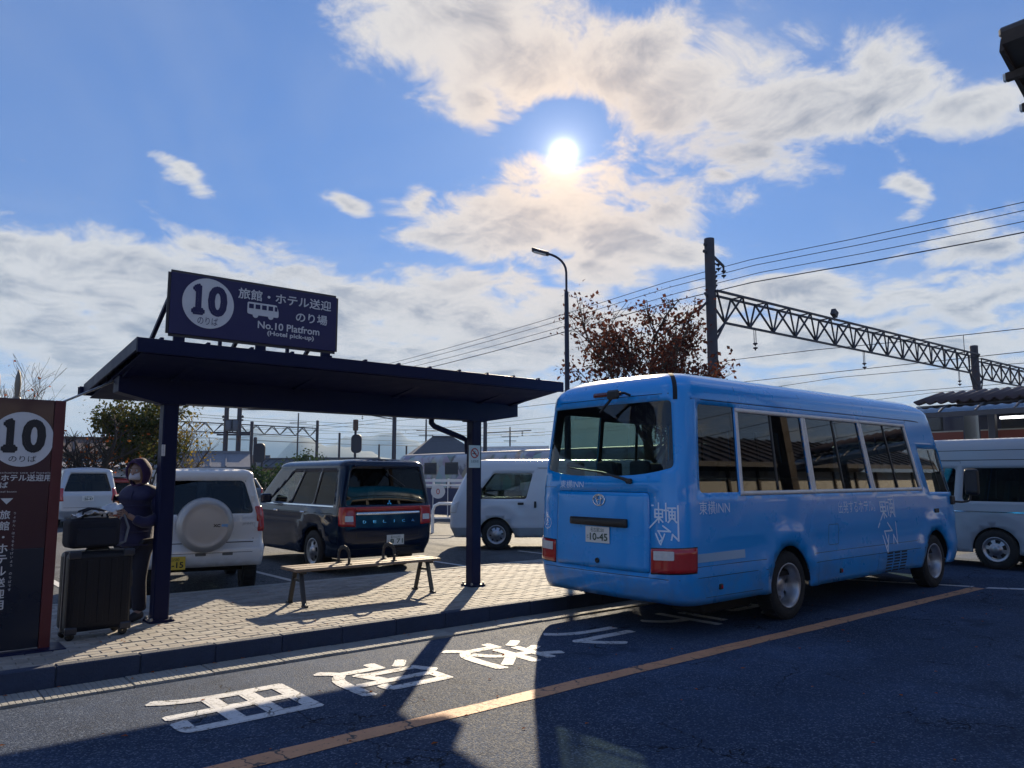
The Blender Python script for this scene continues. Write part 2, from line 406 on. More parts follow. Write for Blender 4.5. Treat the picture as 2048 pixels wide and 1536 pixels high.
A_ROAD = asphalt('asphalt_road', (.034, .058, .112), (.15, .185, .25), 1.0)
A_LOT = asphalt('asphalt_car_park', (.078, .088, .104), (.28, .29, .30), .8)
A_FAR = asphalt('far_ground', (.11, .115, .12), (.20, .20, .19), .2, crack=False)
CONC = mat('concrete', (.30, .30, .29), .85, var=(6, .45), bump=(60, .5), dirt=(2.2, .5, .8, (.10, .10, .10)), obj_rand=.08)
CONC_D = mat('concrete_dark', (.19, .19, .19), .85, var=(5, .5), bump=(50, .5), dirt=(2.0, .45, .75, (.06, .06, .06)), obj_rand=.08)

def sheet(name, x0, x1, y0, y1, z, m, kind='structure'):
    return tag(MB().quad((x0, y0, z), (x1, y0, z), (x1, y1, z), (x0, y1, z)).build(name, m), kind=kind)
sheet('ground', -3000, 7000, -3000, 7000, -.02, A_FAR)
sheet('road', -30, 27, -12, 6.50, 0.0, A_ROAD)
Y_GUT0, Y_KERB0, Y_KERB1, Y_WALK1, X_W0, X_W1, Z_W = 6.56, 6.90, 7.01, 10.25, -2.0, 13.2, .15
road_edge = sheet('road_joint', -30, 27, 6.50, Y_GUT0, -.014, mat('joint_tar', (.012, .012, .013), .9))
lot = sheet('car_park', -12, 27, Y_WALK1 - .05, 60, -.004, A_LOT)
sheet('road_beyond', X_W1 + .2, 27, 6.4, Y_WALK1, -.008, A_LOT)
# gutter slabs and kerb stones, each its own piece
gutter = tag(sheet('gutter', -30, X_W1 + 6, Y_GUT0, Y_KERB0, -.03, CONC_D)); kerb = sheet('kerb', X_W0, X_W1, Y_KERB0 + .02, Y_KERB1 - .02, .01, CONC_D)
def slab_mesh():
    mb = MB(); n = 14
    for k in range(n):                                       # shallow ribs across the slab, as cast
        mb.box((-.295 + .59 * (k + .5) / n, 0, -.03), (.59 / n - .003, .325, .066 + .0015 * (k % 2)), ch=.0015)
    mb.box((0, 0, -.035), (.592, .33, .06)); return mb.mesh('gutter_slab', CONC)
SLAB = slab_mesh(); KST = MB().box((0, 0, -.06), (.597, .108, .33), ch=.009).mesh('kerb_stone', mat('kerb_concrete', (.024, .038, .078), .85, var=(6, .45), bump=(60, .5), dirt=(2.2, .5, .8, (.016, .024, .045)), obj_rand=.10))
rnd = random.Random(3)
for k in range(32):
    x = -1.6 + .6 * k
    link('gutter_slab', SLAB, gutter, (x, (Y_GUT0 + Y_KERB0) / 2, .004 + rnd.uniform(-.003, .003)), (rnd.uniform(-.006, .006), 0, rnd.uniform(-.004, .004)))
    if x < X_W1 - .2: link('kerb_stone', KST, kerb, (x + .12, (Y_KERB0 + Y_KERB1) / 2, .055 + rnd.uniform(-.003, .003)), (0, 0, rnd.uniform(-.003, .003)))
# paving: the 300 blocks that show largest are parts, the rest one mass
walk = tag(MB().box(((X_W0 + X_W1) / 2, (Y_KERB1 + Y_WALK1) / 2 - .06, .03), (X_W1 - X_W0, Y_WALK1 - Y_KERB1 - .12, .22)).build('sidewalk', mat('joint_sand', (.10, .095, .085), .95, var=(20, .4))), kind='structure')
edge = tag(MB().box(((X_W0 + X_W1) / 2, Y_WALK1 - .055, .03), (X_W1 - X_W0, .11, .25), ch=.01).build('rear_kerb', CONC), kind='structure')
def paver_mat(name, attr):
    m = bpy.data.materials.new(name); m.use_nodes = True; T = NT(m.node_tree); b = m.node_tree.nodes['Principled BSDF']
    if attr:
        a = T.node('ShaderNodeAttribute'); a.attribute_name = 'tone'; f = a.outputs['Fac']
    else: f = T.node('ShaderNodeObjectInfo').outputs['Random']
    g = T.node('ShaderNodeNewGeometry').outputs['Position']
    col = T.mix(f, (.23, .22, .21), (.37, .355, .335))
    col = T.mix(T.mapr(f, .8, 1.0), col, (.30, .265, .24))
    col = T.mix(T.mapr(T.noise(g, 9, 6, .7), .35, .75, 0, .6), col, (.15, .13, .115))
    col = T.mix(T.mapr(T.noise(g, .9, 4, .6), .5, .75, 0, .5), col, (.20, .18, .165))
    T.put(b.inputs['Base Color'], col); b.inputs['Roughness'].default_value = .82
    bn = T.node('ShaderNodeBump'); bn.inputs['Strength'].default_value = .5; bn.inputs['Distance'].default_value = .004
    T.put(bn.inputs['Height'], T.noise(g, 160, 3, .6)); T.l.new(bn.outputs[0], b.inputs['Normal']); return m
PAV_A, PAV_B = paver_mat('paving_block', False), paver_mat('paving_mass', True)
PAV = MB().box((0, 0, -.03), (.196, .096, .06), ch=.005).mesh('paving_block', PAV_A)
pv = []
row = 0; y = Y_KERB1 + .055
while y < Y_WALK1 - .16:
    x = X_W0 + .1 + (.1 if row % 2 else 0)
    while x < X_W1 - .1:
        pv.append((x, y)); x += .2
    row += 1; y += .1
def seen(p):                                        # size in the picture, 0 when out of the frame
    v = Vector((p[0], p[1], Z_W)) - Vector((0, 0, CAM_H)); z = v.dot(FW)
    if z < .5: return 0
    px, py = 1024 + F_PX * v.dot(RT) / z, 768 - F_PX * v.dot(UP) / z
    return 1 / z ** 2 if (-20 < px < 2068 and py < 1556 and not (px < 110) and not (px > 1075)) else 0
pv.sort(key=seen, reverse=True)
mass = MB(); tones = []; rnd = random.Random(11)
Vb = [tuple(v.co) for v in PAV.vertices]; Fb = [tuple(p.vertices) for p in PAV.polygons]
for i, (x, y) in enumerate(pv):
    dz, rx, ry = rnd.gauss(0, .0016), rnd.gauss(0, .006), rnd.gauss(0, .006)
    if i < 300: link('paving_block', PAV, walk, (x, y, Z_W + dz), (rx, ry, rnd.gauss(0, .006)))
    else:
        t = rnd.random(); mass.add([(x + a, y + b, Z_W + dz + c + a * ry + b * rx) for a, b, c in Vb], Fb); tones += [t] * len(Vb)
o = mass.build('paving_blocks_beyond', PAV_B, walk, recalc=False); tag(o, kind='stuff')
at_ = o.data.attributes.new('tone', 'FLOAT', 'POINT'); at_.data.foreach_set('value', tones)
# painted markings
def paint(name, base, wear=.55, crackscale=2.2):
    m = bpy.data.materials.new(name); m.use_nodes = True; T = NT(m.node_tree); b = m.node_tree.nodes['Principled BSDF']
    g = T.node('ShaderNodeNewGeometry').outputs['Position']
    w = T.vmath('ADD', g, T.vmath('SCALE', T.noise(g, 3.5, 4, .6, 0, 1), None, 0, .35))
    ck = T.mapr(T.voro(w, crackscale, 'DISTANCE_TO_EDGE'), .022, .008); ck = T.math('MULTIPLY', ck, T.mapr(T.noise(g, 1.7, 2), .4, .55))
    worn = T.mapr(T.noise(g, 26, 8, .75), wear, wear + .14)
    dirt = T.mapr(T.noise(g, 3.1, 5, .65), .35, .7, 0, .4)
    col = T.mix(dirt, base, tuple(c * .62 for c in base)); f = T.math('MAXIMUM', T.math('MULTIPLY', ck, .95), worn)
    col = T.mix(f, col, (.045, .047, .05)); T.put(b.inputs['Base Color'], col); b.inputs['Roughness'].default_value = .7
    bn = T.node('ShaderNodeBump'); bn.inputs['Strength'].default_value = .6; bn.inputs['Distance'].default_value = .004
    T.put(bn.inputs['Height'], T.math('SUBTRACT', T.noise(g, 120, 3), f)); T.l.new(bn.outputs[0], b.inputs['Normal']); return m
YEL, WHT = paint('road_paint_orange', (.58, .29, .15), .545), paint('road_paint_white', (.60, .61, .63), .53)
mb = MB(); n = 120
for k in range(n):                                   # slightly wandering edges
    x0, x1 = -6 + 18.4 * k / n, -6 + 18.4 * (k + 1) / n
    e = lambda x, s: 4.44 + s * .085 + .006 * math.sin(x * 3.1 + s) + .004 * math.sin(x * 9.7 + 2 * s)
    mb.quad((x0, e(x0, -1), .004), (x1, e(x1, -1), .004), (x1, e(x1, 1), .004), (x0, e(x0, 1), .004))
tag(mb.build('road_marking', YEL), 'faded cracked orange line painted along the road beside the bus', 'road marking')
mb = MB(); mb.quad((12.42, 4.36, .004), (13.9, 2.2, .004), (14.05, 2.2, .004), (12.58, 4.36, .004))
mb.quad((11.6, 6.48, .004), (12.42, 4.53, .004), (12.55, 4.53, .004), (11.73, 6.48, .004))
tag(mb.build('road_marking', WHT), 'thin white stop line across the road ahead of the bus', 'road marking')
for ch, x, w_, nm in [('用', 2.10, .98, 'nearest to the kerb corner below the bench, with three prongs'), ('迎', 3.34, .92, 'second from the left, crossed by the post shadow'), ('送', 4.58, .90, 'third from the left, half in the bus shadow'),
                      ('ル', 5.80, .86, 'two curved strokes just behind the bus bumper'), ('テ', 7.12, .86, 'under the rear of the bus'), ('ホ', 8.45, .86, 'farthest, under the middle of the bus')]:
    mb = MB(); bold(mb, ch, (x, 5.60, .0042), (0, -1, 0), (1, 0, 0), 1.0, .020, fit=(.88, w_))
    tag(mb.build('painted_character', WHT, recalc=False), 'worn white painted road character, ' + nm, 'road marking', 'painted road characters in the bus bay')
PLINE = mat('parking_paint', (.5, .5, .5), .75, var=(9, .6))
for i, (a, b) in enumerate([((5.15, 10.3), (5.15, 15.0)), ((8.35, 10.3), (8.35, 15.2)), ((2.3, 10.3), (2.3, 15.0)), ((10.9, 10.4), (10.9, 12.9))]):
    tag(MB().quad((a[0] - .05, a[1], .002), (a[0] + .05, a[1], .002), (b[0] + .05, b[1], .002), (b[0] - .05, b[1], .002)).build('bay_line', PLINE),
        ['thin white bay line between the white and the dark parked cars', 'thin white bay line right of the dark minivan', 'thin white bay line behind the hooded person', 'thin white bay line behind the right shelter post'][i], 'road marking', 'parking bay lines')
# ------------------------------------------------------------------ bus shelter
STEEL = mat('shelter_steel', (.0016, .005, .038), .5, spec=.2, var=(3, .3), bump=(30, .08), dirt=(5, .6, .85, (.010, .016, .055)))
STEEL2 = mat('shelter_sheet', (.0012, .0045, .040), .6, spec=.2, var=(2, .3))
NAVY = mat('sign_navy', (.006, .005, .070), .5, var=(2, .15))
LETTER = mat('sign_white', (.62, .62, .63), .6, var=(8, .15))
BLACK = mat('black_print', (.012, .012, .018), .5)
XS0, XS1, YF, YB, ZF, ZB, YP = 1.78, 6.98, 7.37, 9.52, 2.835, 2.585, 8.40
XP = (2.36, 6.31)
sh = empty('bus_shelter', (0, 0, 0), label='dark steel bus shelter with two posts and a sloping roof', cat='bus shelter')
def zr(y, d=0.0): return ZF + (ZB - ZF) * (y - YF) / (YB - YF) - d
for i, x in enumerate(XP):
    mb = MB(); mb.box((x, YP, Z_W + 1.15), (.15, .15, 2.30), ch=.012)
    p = mb.build('post', STEEL, sh)
    MB().box((x, YP, Z_W + .012), (.24, .24, .024), ch=.004).build('base_plate', STEEL, p)
    for sx in (-1, 1):
        for sy in (-1, 1): MB().lathe([(.016, 0), (.016, .02), (.012, .026), (.001, .026)], (x + sx * .095, YP + sy * .095, Z_W + .024), 'Z', 6, False).build('bolt', mat('bolt_zinc', (.3, .3, .3), .4, .8), p)
    MB().box((x, YP, 2.475 - .014 - .12), (.26, .20, .02), ch=.003).build('cap_plate', STEEL, p)
# main beam over the posts, its ends cut back
mb = MB(); zt = zr(YP) - .05
mb.prism([(XS0 + .06, zt), (XS0 + .06, 2.43), (XP[0] - .16, 2.345), (XP[1] + .16, 2.345), (XS1 + .02, 2.43), (XS1 + .02, zt)], YP - .11, YP + .11, 'Y')
bm_ = bevel(mb.build('main_beam', STEEL, sh), .006)
for x in (XS0 + .12, XP[0], 3.68, 4.99, XP[1], XS1 - .12):             # cross rafters, tapering to the eaves
    mb = MB(); mb.prism([(YF + .06, zr(YF, .045)), (YF + .06, zr(YF, .12)), (YP - .1, zr(YP, .15)), (YP + .1, zr(YP, .15)), (YB - .06, zr(YB, .12)), (YB - .06, zr(YB, .045))], x - .035, x + .035, 'X'); mb.build('rafter', STEEL, sh)
for y in (7.62, 8.02, 8.78, 9.16): MB().bar((XS0 + .05, y, zr(y, .075)), (XS1 - .05, y, zr(y, .075)), .06, .07).build('purlin', STEEL, sh)
# roof deck: folded sheet
roof = MB(); roof.prism([(YF, zr(YF)), (YF, zr(YF, .012)), (YB, zr(YB, .012)), (YB, zr(YB))], XS0, XS1, 'X'); ro = roof.build('roof', STEEL2, sh)
k = XS0 + .2
while k < XS1 - .1:
    MB().bar((k, YF + .02, zr(YF) + .012), (k, YB - .02, zr(YB) + .012), .03, .028).build('standing_seam', STEEL2, ro); k += .42
# underside boarding
mb = MB(); mb.prism([(YF + .05, zr(YF, .125)), (YF + .05, zr(YF, .135)), (YB - .05, zr(YB, .135)), (YB - .05, zr(YB, .125))], XS0 + .04, XS1 - .04, 'X'); mb.build('soffit', STEEL2, sh)
for n_, y, a, b in (('front_fascia', YF - .012, -.002, -.135), ('rear_fascia', YB + .012, .02, -.10)):
    z = zr(y); bevel(MB().box(((XS0 + XS1) / 2, y, z + (a + b) / 2), (XS1 - XS0 + .03, .025, a - b)).build(n_, STEEL, sh), .004)
for x in (XS0 - .008, XS1 + .008):
    MB().prism([(YF, zr(YF) + .004), (YF, zr(YF, .11)), (YB, zr(YB, .09)), (YB, zr(YB) + .02)], x - .01, x + .01, 'X').build('side_fascia', STEEL, sh)
mb = MB(); prof = [(YB + .03, .0), (YB + .03, -.09), (YB + .13, -.09), (YB + .13, .0), (YB + .12, .0), (YB + .12, -.08), (YB + .04, -.08), (YB + .04, .0)]
mb.prism([(a, ZB + .0 + b) for a, b in prof], XS0 - .05, XS1 + .05, 'X'); gu = mb.build('gutter_channel', STEEL, sh)
mb = MB(); mb.tube([(5.72, YP + .16, 2.40), (5.72, YP + .16, 2.30), (5.77, YP + .155, 2.255), (6.2, YP + .13, 2.12), (6.27, YP + .11, 2.08), (6.28, YP + .105, 1.9)], .038, 12); mb.build('downpipe', STEEL, sh)
MB().lathe([(.05, 0), (.05, .04), (.045, .05)], (5.72, YP + .16, 2.36), 'Z', 12).build('pipe_collar', STEEL, gu)
MB().box((5.3, 8.9, zr(8.9, .15)), (.2, .06, .025), ch=.004).build('ceiling_lamp', mat('lamp_lens', (.7, .75, .8), .2), sh)
# small notices fixed to the posts
n1 = empty('notice', (XP[1], YP - .08, 1.86), label='white no-smoking notice on the right shelter post', cat='notice')
PAPER = mat('paper_white', (.70, .68, .66), .6, var=(6, .15)); PRED = mat('print_red', (.45, .035, .03), .5); PGREY = mat('print_grey', (.15, .15, .17), .6)
bevel(MB().box((-.055, -.006, 0), (.19, .006, .30)).build('panel', PAPER, n1), .002)
mb = MB(); ring = circle(-.055, .045, .068, 28); ring2 = circle(-.055, .045, .052, 28)
mb.add([(x, -.0105, z) for x, z in ring + ring2], [(i, (i + 1) % 28, 28 + (i + 1) % 28, 28 + i) for i in range(28)])
mb.add([(-.055 + a, -.0112, .045 + b) for a, b in ((-.046, .034), (-.034, .046), (.046, -.034), (.034, -.046))], [(0, 1, 2, 3)]); mb.build('prohibition_ring', PRED, n1)
mb = MB(); mb.box((-.06, -.0098, .038), (.07, .001, .012)); mb.box((-.05, -.0098, .062), (.010, .001, .03)); mb.build('cigarette_print', BLACK, n1)
mb = MB(); lettering(mb, '全面禁煙', (-.055, -.0104, -.065), (1, 0, 0), (0, 0, 1), .038, fit=(.13, None)); mb.build('notice_lettering', PGREY, n1, recalc=False)
n2 = empty('notice', (XP[0] - .08, YP - .079, 1.86), label='narrow white sticker on the left shelter post', cat='notice')
bevel(MB().box((.018, 0, 0), (.034, .004, .115)).build('panel', PAPER, n2), .001)
mb = MB(); 
for i, c in enumerate('ポイ捨て禁止'): lettering(mb, c, (.018, -.0032, .045 - .018 * i), (1, 0, 0), (0, 0, 1), .015)
mb.build('notice_lettering', PGREY, n2, recalc=False)
# sign on the roof
X0, X1, Z0, Z1, YS = 2.035, 3.715, 2.91, 3.49, 7.40
sg = empty('roof_sign', (X0, YS, Z0), label='navy platform sign with white number 10 disc on the shelter roof', cat='sign'); W_, H_ = X1 - X0, Z1 - Z0
bevel(MB().box((W_ / 2, .02, H_ / 2), (W_, .04, H_)).build('board', NAVY, sg), .004)
mb = MB(); rim = mat('sign_rim', (.05, .045, .05), .5, .3)
for a, b in (((0, 0), (W_, 0)), ((0, H_), (W_, H_)), ((0, 0), (0, H_)), ((W_, 0), (W_, H_))): mb.bar((a[0], .02, a[1]), (b[0], .02, b[1]), .05, .012, up=(0, 1, 0))
mb.build('rim', rim, sg)
mb = MB(); c = circle(.345, .325, .242, 48); mb.add([(x, -.003, z) for x, z in c], [tuple(range(48))]); dsc = mb.build('disc', LETTER, sg, recalc=False)
mb = MB(); [bold(mb, c_, (.345 + dx_, -.005, .355), (1, 0, 0), (0, 0, 1), .4, .021, fit=(w_, .30), nrm=(0, -1, 0)) for c_, dx_, w_ in (('１', -.095, .125), ('０', .085, .185))]; lettering(mb, 'のりば', (.345, -.005, .155), (1, 0, 0), (0, 0, 1), .085, fit=(.19, None)); mb.build('disc_lettering', NAVY, dsc, recalc=False)
mb = MB()
def L(t, x, z, h, fit): bold(mb, t, (x, -.004, z), (1, 0, 0), (0, 0, 1), h, .0022, nrm=(0, -1, 0), fit=fit)
L('旅館・ホテル送迎', 1.12, .475, .12, (.99, .108)); L('のり場', 1.40, .315, .12, (.35, .105)); L('No.10 Platfrom', 1.16, .185, .1, (.66, .075)); L('(Hotel pick-up)', 1.18, .105, .07, (.50, .060)); mb.build('lettering', LETTER, sg, recalc=False)
mb = MB(); bx, bz, s_ = .72, .245, .30                                       # little bus pictogram: body with cut-out windows
out = rounded([(0, .13 * s_), (0, .52 * s_), (1.0 * s_, .52 * s_), (1.07 * s_, .3 * s_), (1.07 * s_, .1 * s_), (.2 * s_, .1 * s_)], .03 * s_ * 2)
mb.add([(bx + a, -.004, bz + b) for a, b in out], [tuple(range(len(out)))])
for cx in (.28, .80):
    cc = circle(cx * s_, .10 * s_, .095 * s_, 16); mb.add([(bx + a, -.0045, bz + b) for a, b in cc], [tuple(range(16))])
pic = mb.build('bus_pictogram', LETTER, sg, recalc=False)
mb = MB()
for a, b in ((.05, .21), (.27, .43), (.49, .65), (.71, .87), (.93, 1.02)): mb.add([(bx + q[0] * s_, -.006, bz + q[1] * s_) for q in ((a, .31), (b, .31), (b - .0, .46), (a, .46))], [(0, 1, 2, 3)])
mb.build('pictogram_window', NAVY, pic, recalc=False)
for x in (.10, .48, W_ / 2 + .04, 1.16, W_ - .10): MB().box((x, .03, -.045), (.10 if x != .48 and x != 1.16 else .03, .03, .12)).build('bracket', STEEL, sg)
for x in (.03, W_ / 2, W_ - .03): MB().bar((x, .05, H_ * .72), (x, 1.05, zr(YS + 1.05) - Z0 + .02), .035, .035).build('stay', STEEL, sg)
# ------------------------------------------------------------------ free-standing stop panel
MAROON = mat('panel_maroon', (.040, .008, .016), .35, coat=.3, var=(2, .3)); DARKB = mat('panel_dark', (.005, .009, .022), .3, coat=.3, var=(1.5, .3)); REDE = mat('panel_red_edge', (.085, .010, .014), .45, var=(6, .3))
PX0, PX1, PY, PZ = .56, 1.30, 7.70, 2.255
sp = empty('stop_panel', (PX0, PY, Z_W), label='tall maroon stop panel with a number 10 disc beside the suitcases', cat='sign'); PW, PH = PX1 - PX0, PZ - Z_W
bevel(MB().box((PW / 2 - .045, .03, PH * .70), (PW - .09, .06, PH * .60)).build('upper_panel', MAROON, sp), .004)
bevel(MB().box((PW / 2 - .045, .031, PH * .20 + .01), (PW - .09, .058, PH * .40 - .02)).build('lower_panel', DARKB, sp), .004)
for x in (-.02, PW - .045): bevel(MB().box((x, .03, PH / 2 - .002), (.085, .075, PH + .004)).build('side_post', REDE, sp), .006)
MB().box((PW / 2, .03, -.0), (PW + .2, .35, .02), ch=.004).build('foot_plate', STEEL, sp)
mb = MB(); pc = (PW - .31, 1.76); c = circle(pc[0], pc[1], .232, 48); mb.add([(x, -.003, z) for x, z in c], [tuple(range(48))]); d2 = mb.build('disc', LETTER, sp, recalc=False)
mb = MB(); [bold(mb, c_, (pc[0] + dx_, -.005, pc[1] + .03), (1, 0, 0), (0, 0, 1), .4, .021, fit=(w_, .29), nrm=(0, -1, 0)) for c_, dx_, w_ in (('１', -.092, .12), ('０', .082, .18))]; lettering(mb, 'のりば', (pc[0] + .01, -.005, pc[1] - .165), (1, 0, 0), (0, 0, 1), .06, fit=(.2, None)); mb.build('disc_lettering', BLACK, d2, recalc=False)
mb = MB(); xr_ = pc[0] + .235
def L2(t, x, z, h, fit=None): bold(mb, t, (x, -.004, z), (1, 0, 0), (0, 0, 1), h, .0014, nrm=(0, -1, 0), align='CENTER', fit=fit)
L2('旅館・ホテル送迎用', xr_ - .28, 1.435, .06, (.555, .058)); L2('のりば', xr_ - .405, 1.375, .055, (.18, .05))
lettering(mb, 'For the exclusive use of hotels', (xr_ - .28, -.0045, 1.478), (1, 0, 0), (0, 0, 1), .02, fit=(.54, None)); lettering(mb, 'Ryokan and hotel buses', (xr_ - .40, -.0045, 1.318), (1, 0, 0), (0, 0, 1), .02, fit=(.3, None))
mb.add([(xr_ - .315 - .045, -.004, 1.265), (xr_ - .315 + .045, -.004, 1.265), (xr_ - .315, -.004, 1.215)], [(0, 1, 2)])
for i, c in enumerate('旅館・ホテル送迎用'): L2(c, xr_ - .32, 1.13 - .092 * i, .085, (.075 if c != '・' else .018, .075 if c != '・' else .018))
for i, c in enumerate('のりば・ホテル'): L2(c, xr_ - .44, 1.13 - .092 * i, .085, (.07 if c != '・' else .018, .07 if c != '・' else .018))
for i, c in enumerate('りょかん・ほてるそうげいよう のりばです'): lettering(mb, c, (xr_ - .25, -.0045, 1.14 - .033 * i), (1, 0, 0), (0, 0, 1), .024)
mb.build('lettering', LETTER, sp, recalc=False)
FIN = mat('finial_bronze', (.22, .20, .17), .5, .3, var=(9, .4))
for x in (PW - .52, PW - .37):
    mb = MB(); mb.lathe([(.012, 0), (.020, .05), (.026, .12), (.020, .19), (.008, .235), (.001, .25)], (x, .03, PH), 'Z', 10); mb.lathe([(.03, -.002), (.03, .012), (.012, .014)], (x, .03, PH), 'Z', 10); mb.build('leaf_finial', FIN, sp)
MB().tube([(PW - .03, .05, PH - .01), (1.31, .86, 2.415)], .011, 8).build('stay_rod', mat('galvanised', (.42, .43, .44), .45, .7), sp)
# ------------------------------------------------------------------ bench
WOOD = mat('bench_wood', (.20, .145, .105), .6, var=(12, .4), bump=(40, .25), dirt=(6, .55, .8, (.12, .08, .05)), obj_rand=.1); IRON = mat('bench_iron', (.022, .022, .024), .45, spec=.5, var=(20, .3))
bx0, bx1, by, bz_ = 3.72, 5.66, 8.42, Z_W + .42
be = empty('bench', ((bx0 + bx1) / 2, by, Z_W), label='backless wooden slat bench with iron A legs under the shelter', cat='bench'); hl = (bx1 - bx0) / 2
for k in range(4):
    y = -.165 + .11 * k; bevel(MB().box((0, y, .405 + .003 * (k % 2)), (2 * hl, .098, .032), ch=.006).build('slat', WOOD, be), .003)
for sx in (-1, 1):
    x = sx * (hl - .12); mb = MB()
    for sy in (-1, 1):
        mb.bar((x, sy * .07, .385), (x, sy * .19, .02), .032, .05, up=(1, 0, 0), ch=.005); mb.box((x, sy * .205, .012), (.05, .09, .022), ch=.005)
    mb.box((x, 0, .374), (.045, .36, .026), ch=.004); mb.bar((x, -.105, .28), (x, .105, .28), .02, .03); lg = mb.build('leg_frame', IRON, be)
    for sy in (-1, 1): MB().lathe([(.010, 0), (.010, .012), (.001, .014)], (x, sy * .215, .023), 'Z', 8).build('anchor_bolt', mat('bolt_zinc', (.3, .3, .3), .4, .8), lg)
for x in (-.28, .33):
    mb = MB(); w = .125
    path = [(x, -w, .425), (x, -w - .012, .50), (x, -w + .005, .565), (x, -w + .05, .60), (x, 0, .615), (x, w - .05, .60), (x, w - .005, .565), (x, w + .012, .50), (x, w, .425)]
    for i in range(len(path) - 1): mb.bar(path[i], path[i + 1], .045, .016, up=(1, 0, 0), ch=.003)
    for s_ in (-1, 1): mb.box((x, s_ * w, .427), (.06, .05, .012), ch=.003)
    mb.build('armrest', IRON, be)
# ------------------------------------------------------------------ vehicles
def pin(poly, P):
    """Which of the points P (n,2) lie inside the polygon."""
    x, y = P[:, 0], P[:, 1]; ins = np.zeros(len(P), bool); n = len(poly); q = np.asarray(poly)
    for i in range(n):
        x0, y0 = q[i]; x1, y1 = q[(i + 1) % n]
        if y0 == y1: continue
        c = ((y0 > y) != (y1 > y)) & (x < (x1 - x0) * (y - y0) / (y1 - y0) + x0); ins ^= c
    return ins
def near_edge(poly, P, d):
    q = np.asarray(poly); out = np.zeros(len(P), bool)
    for i in range(len(q)):
        a, b = q[i], q[(i + 1) % len(q)]; e = b - a; L2 = max(1e-12, (e * e).sum())
        t = np.clip(((P - a) @ e) / L2, 0, 1); out |= (((a + t[:, None] * e - P) ** 2).sum(1) < d * d)
    return out

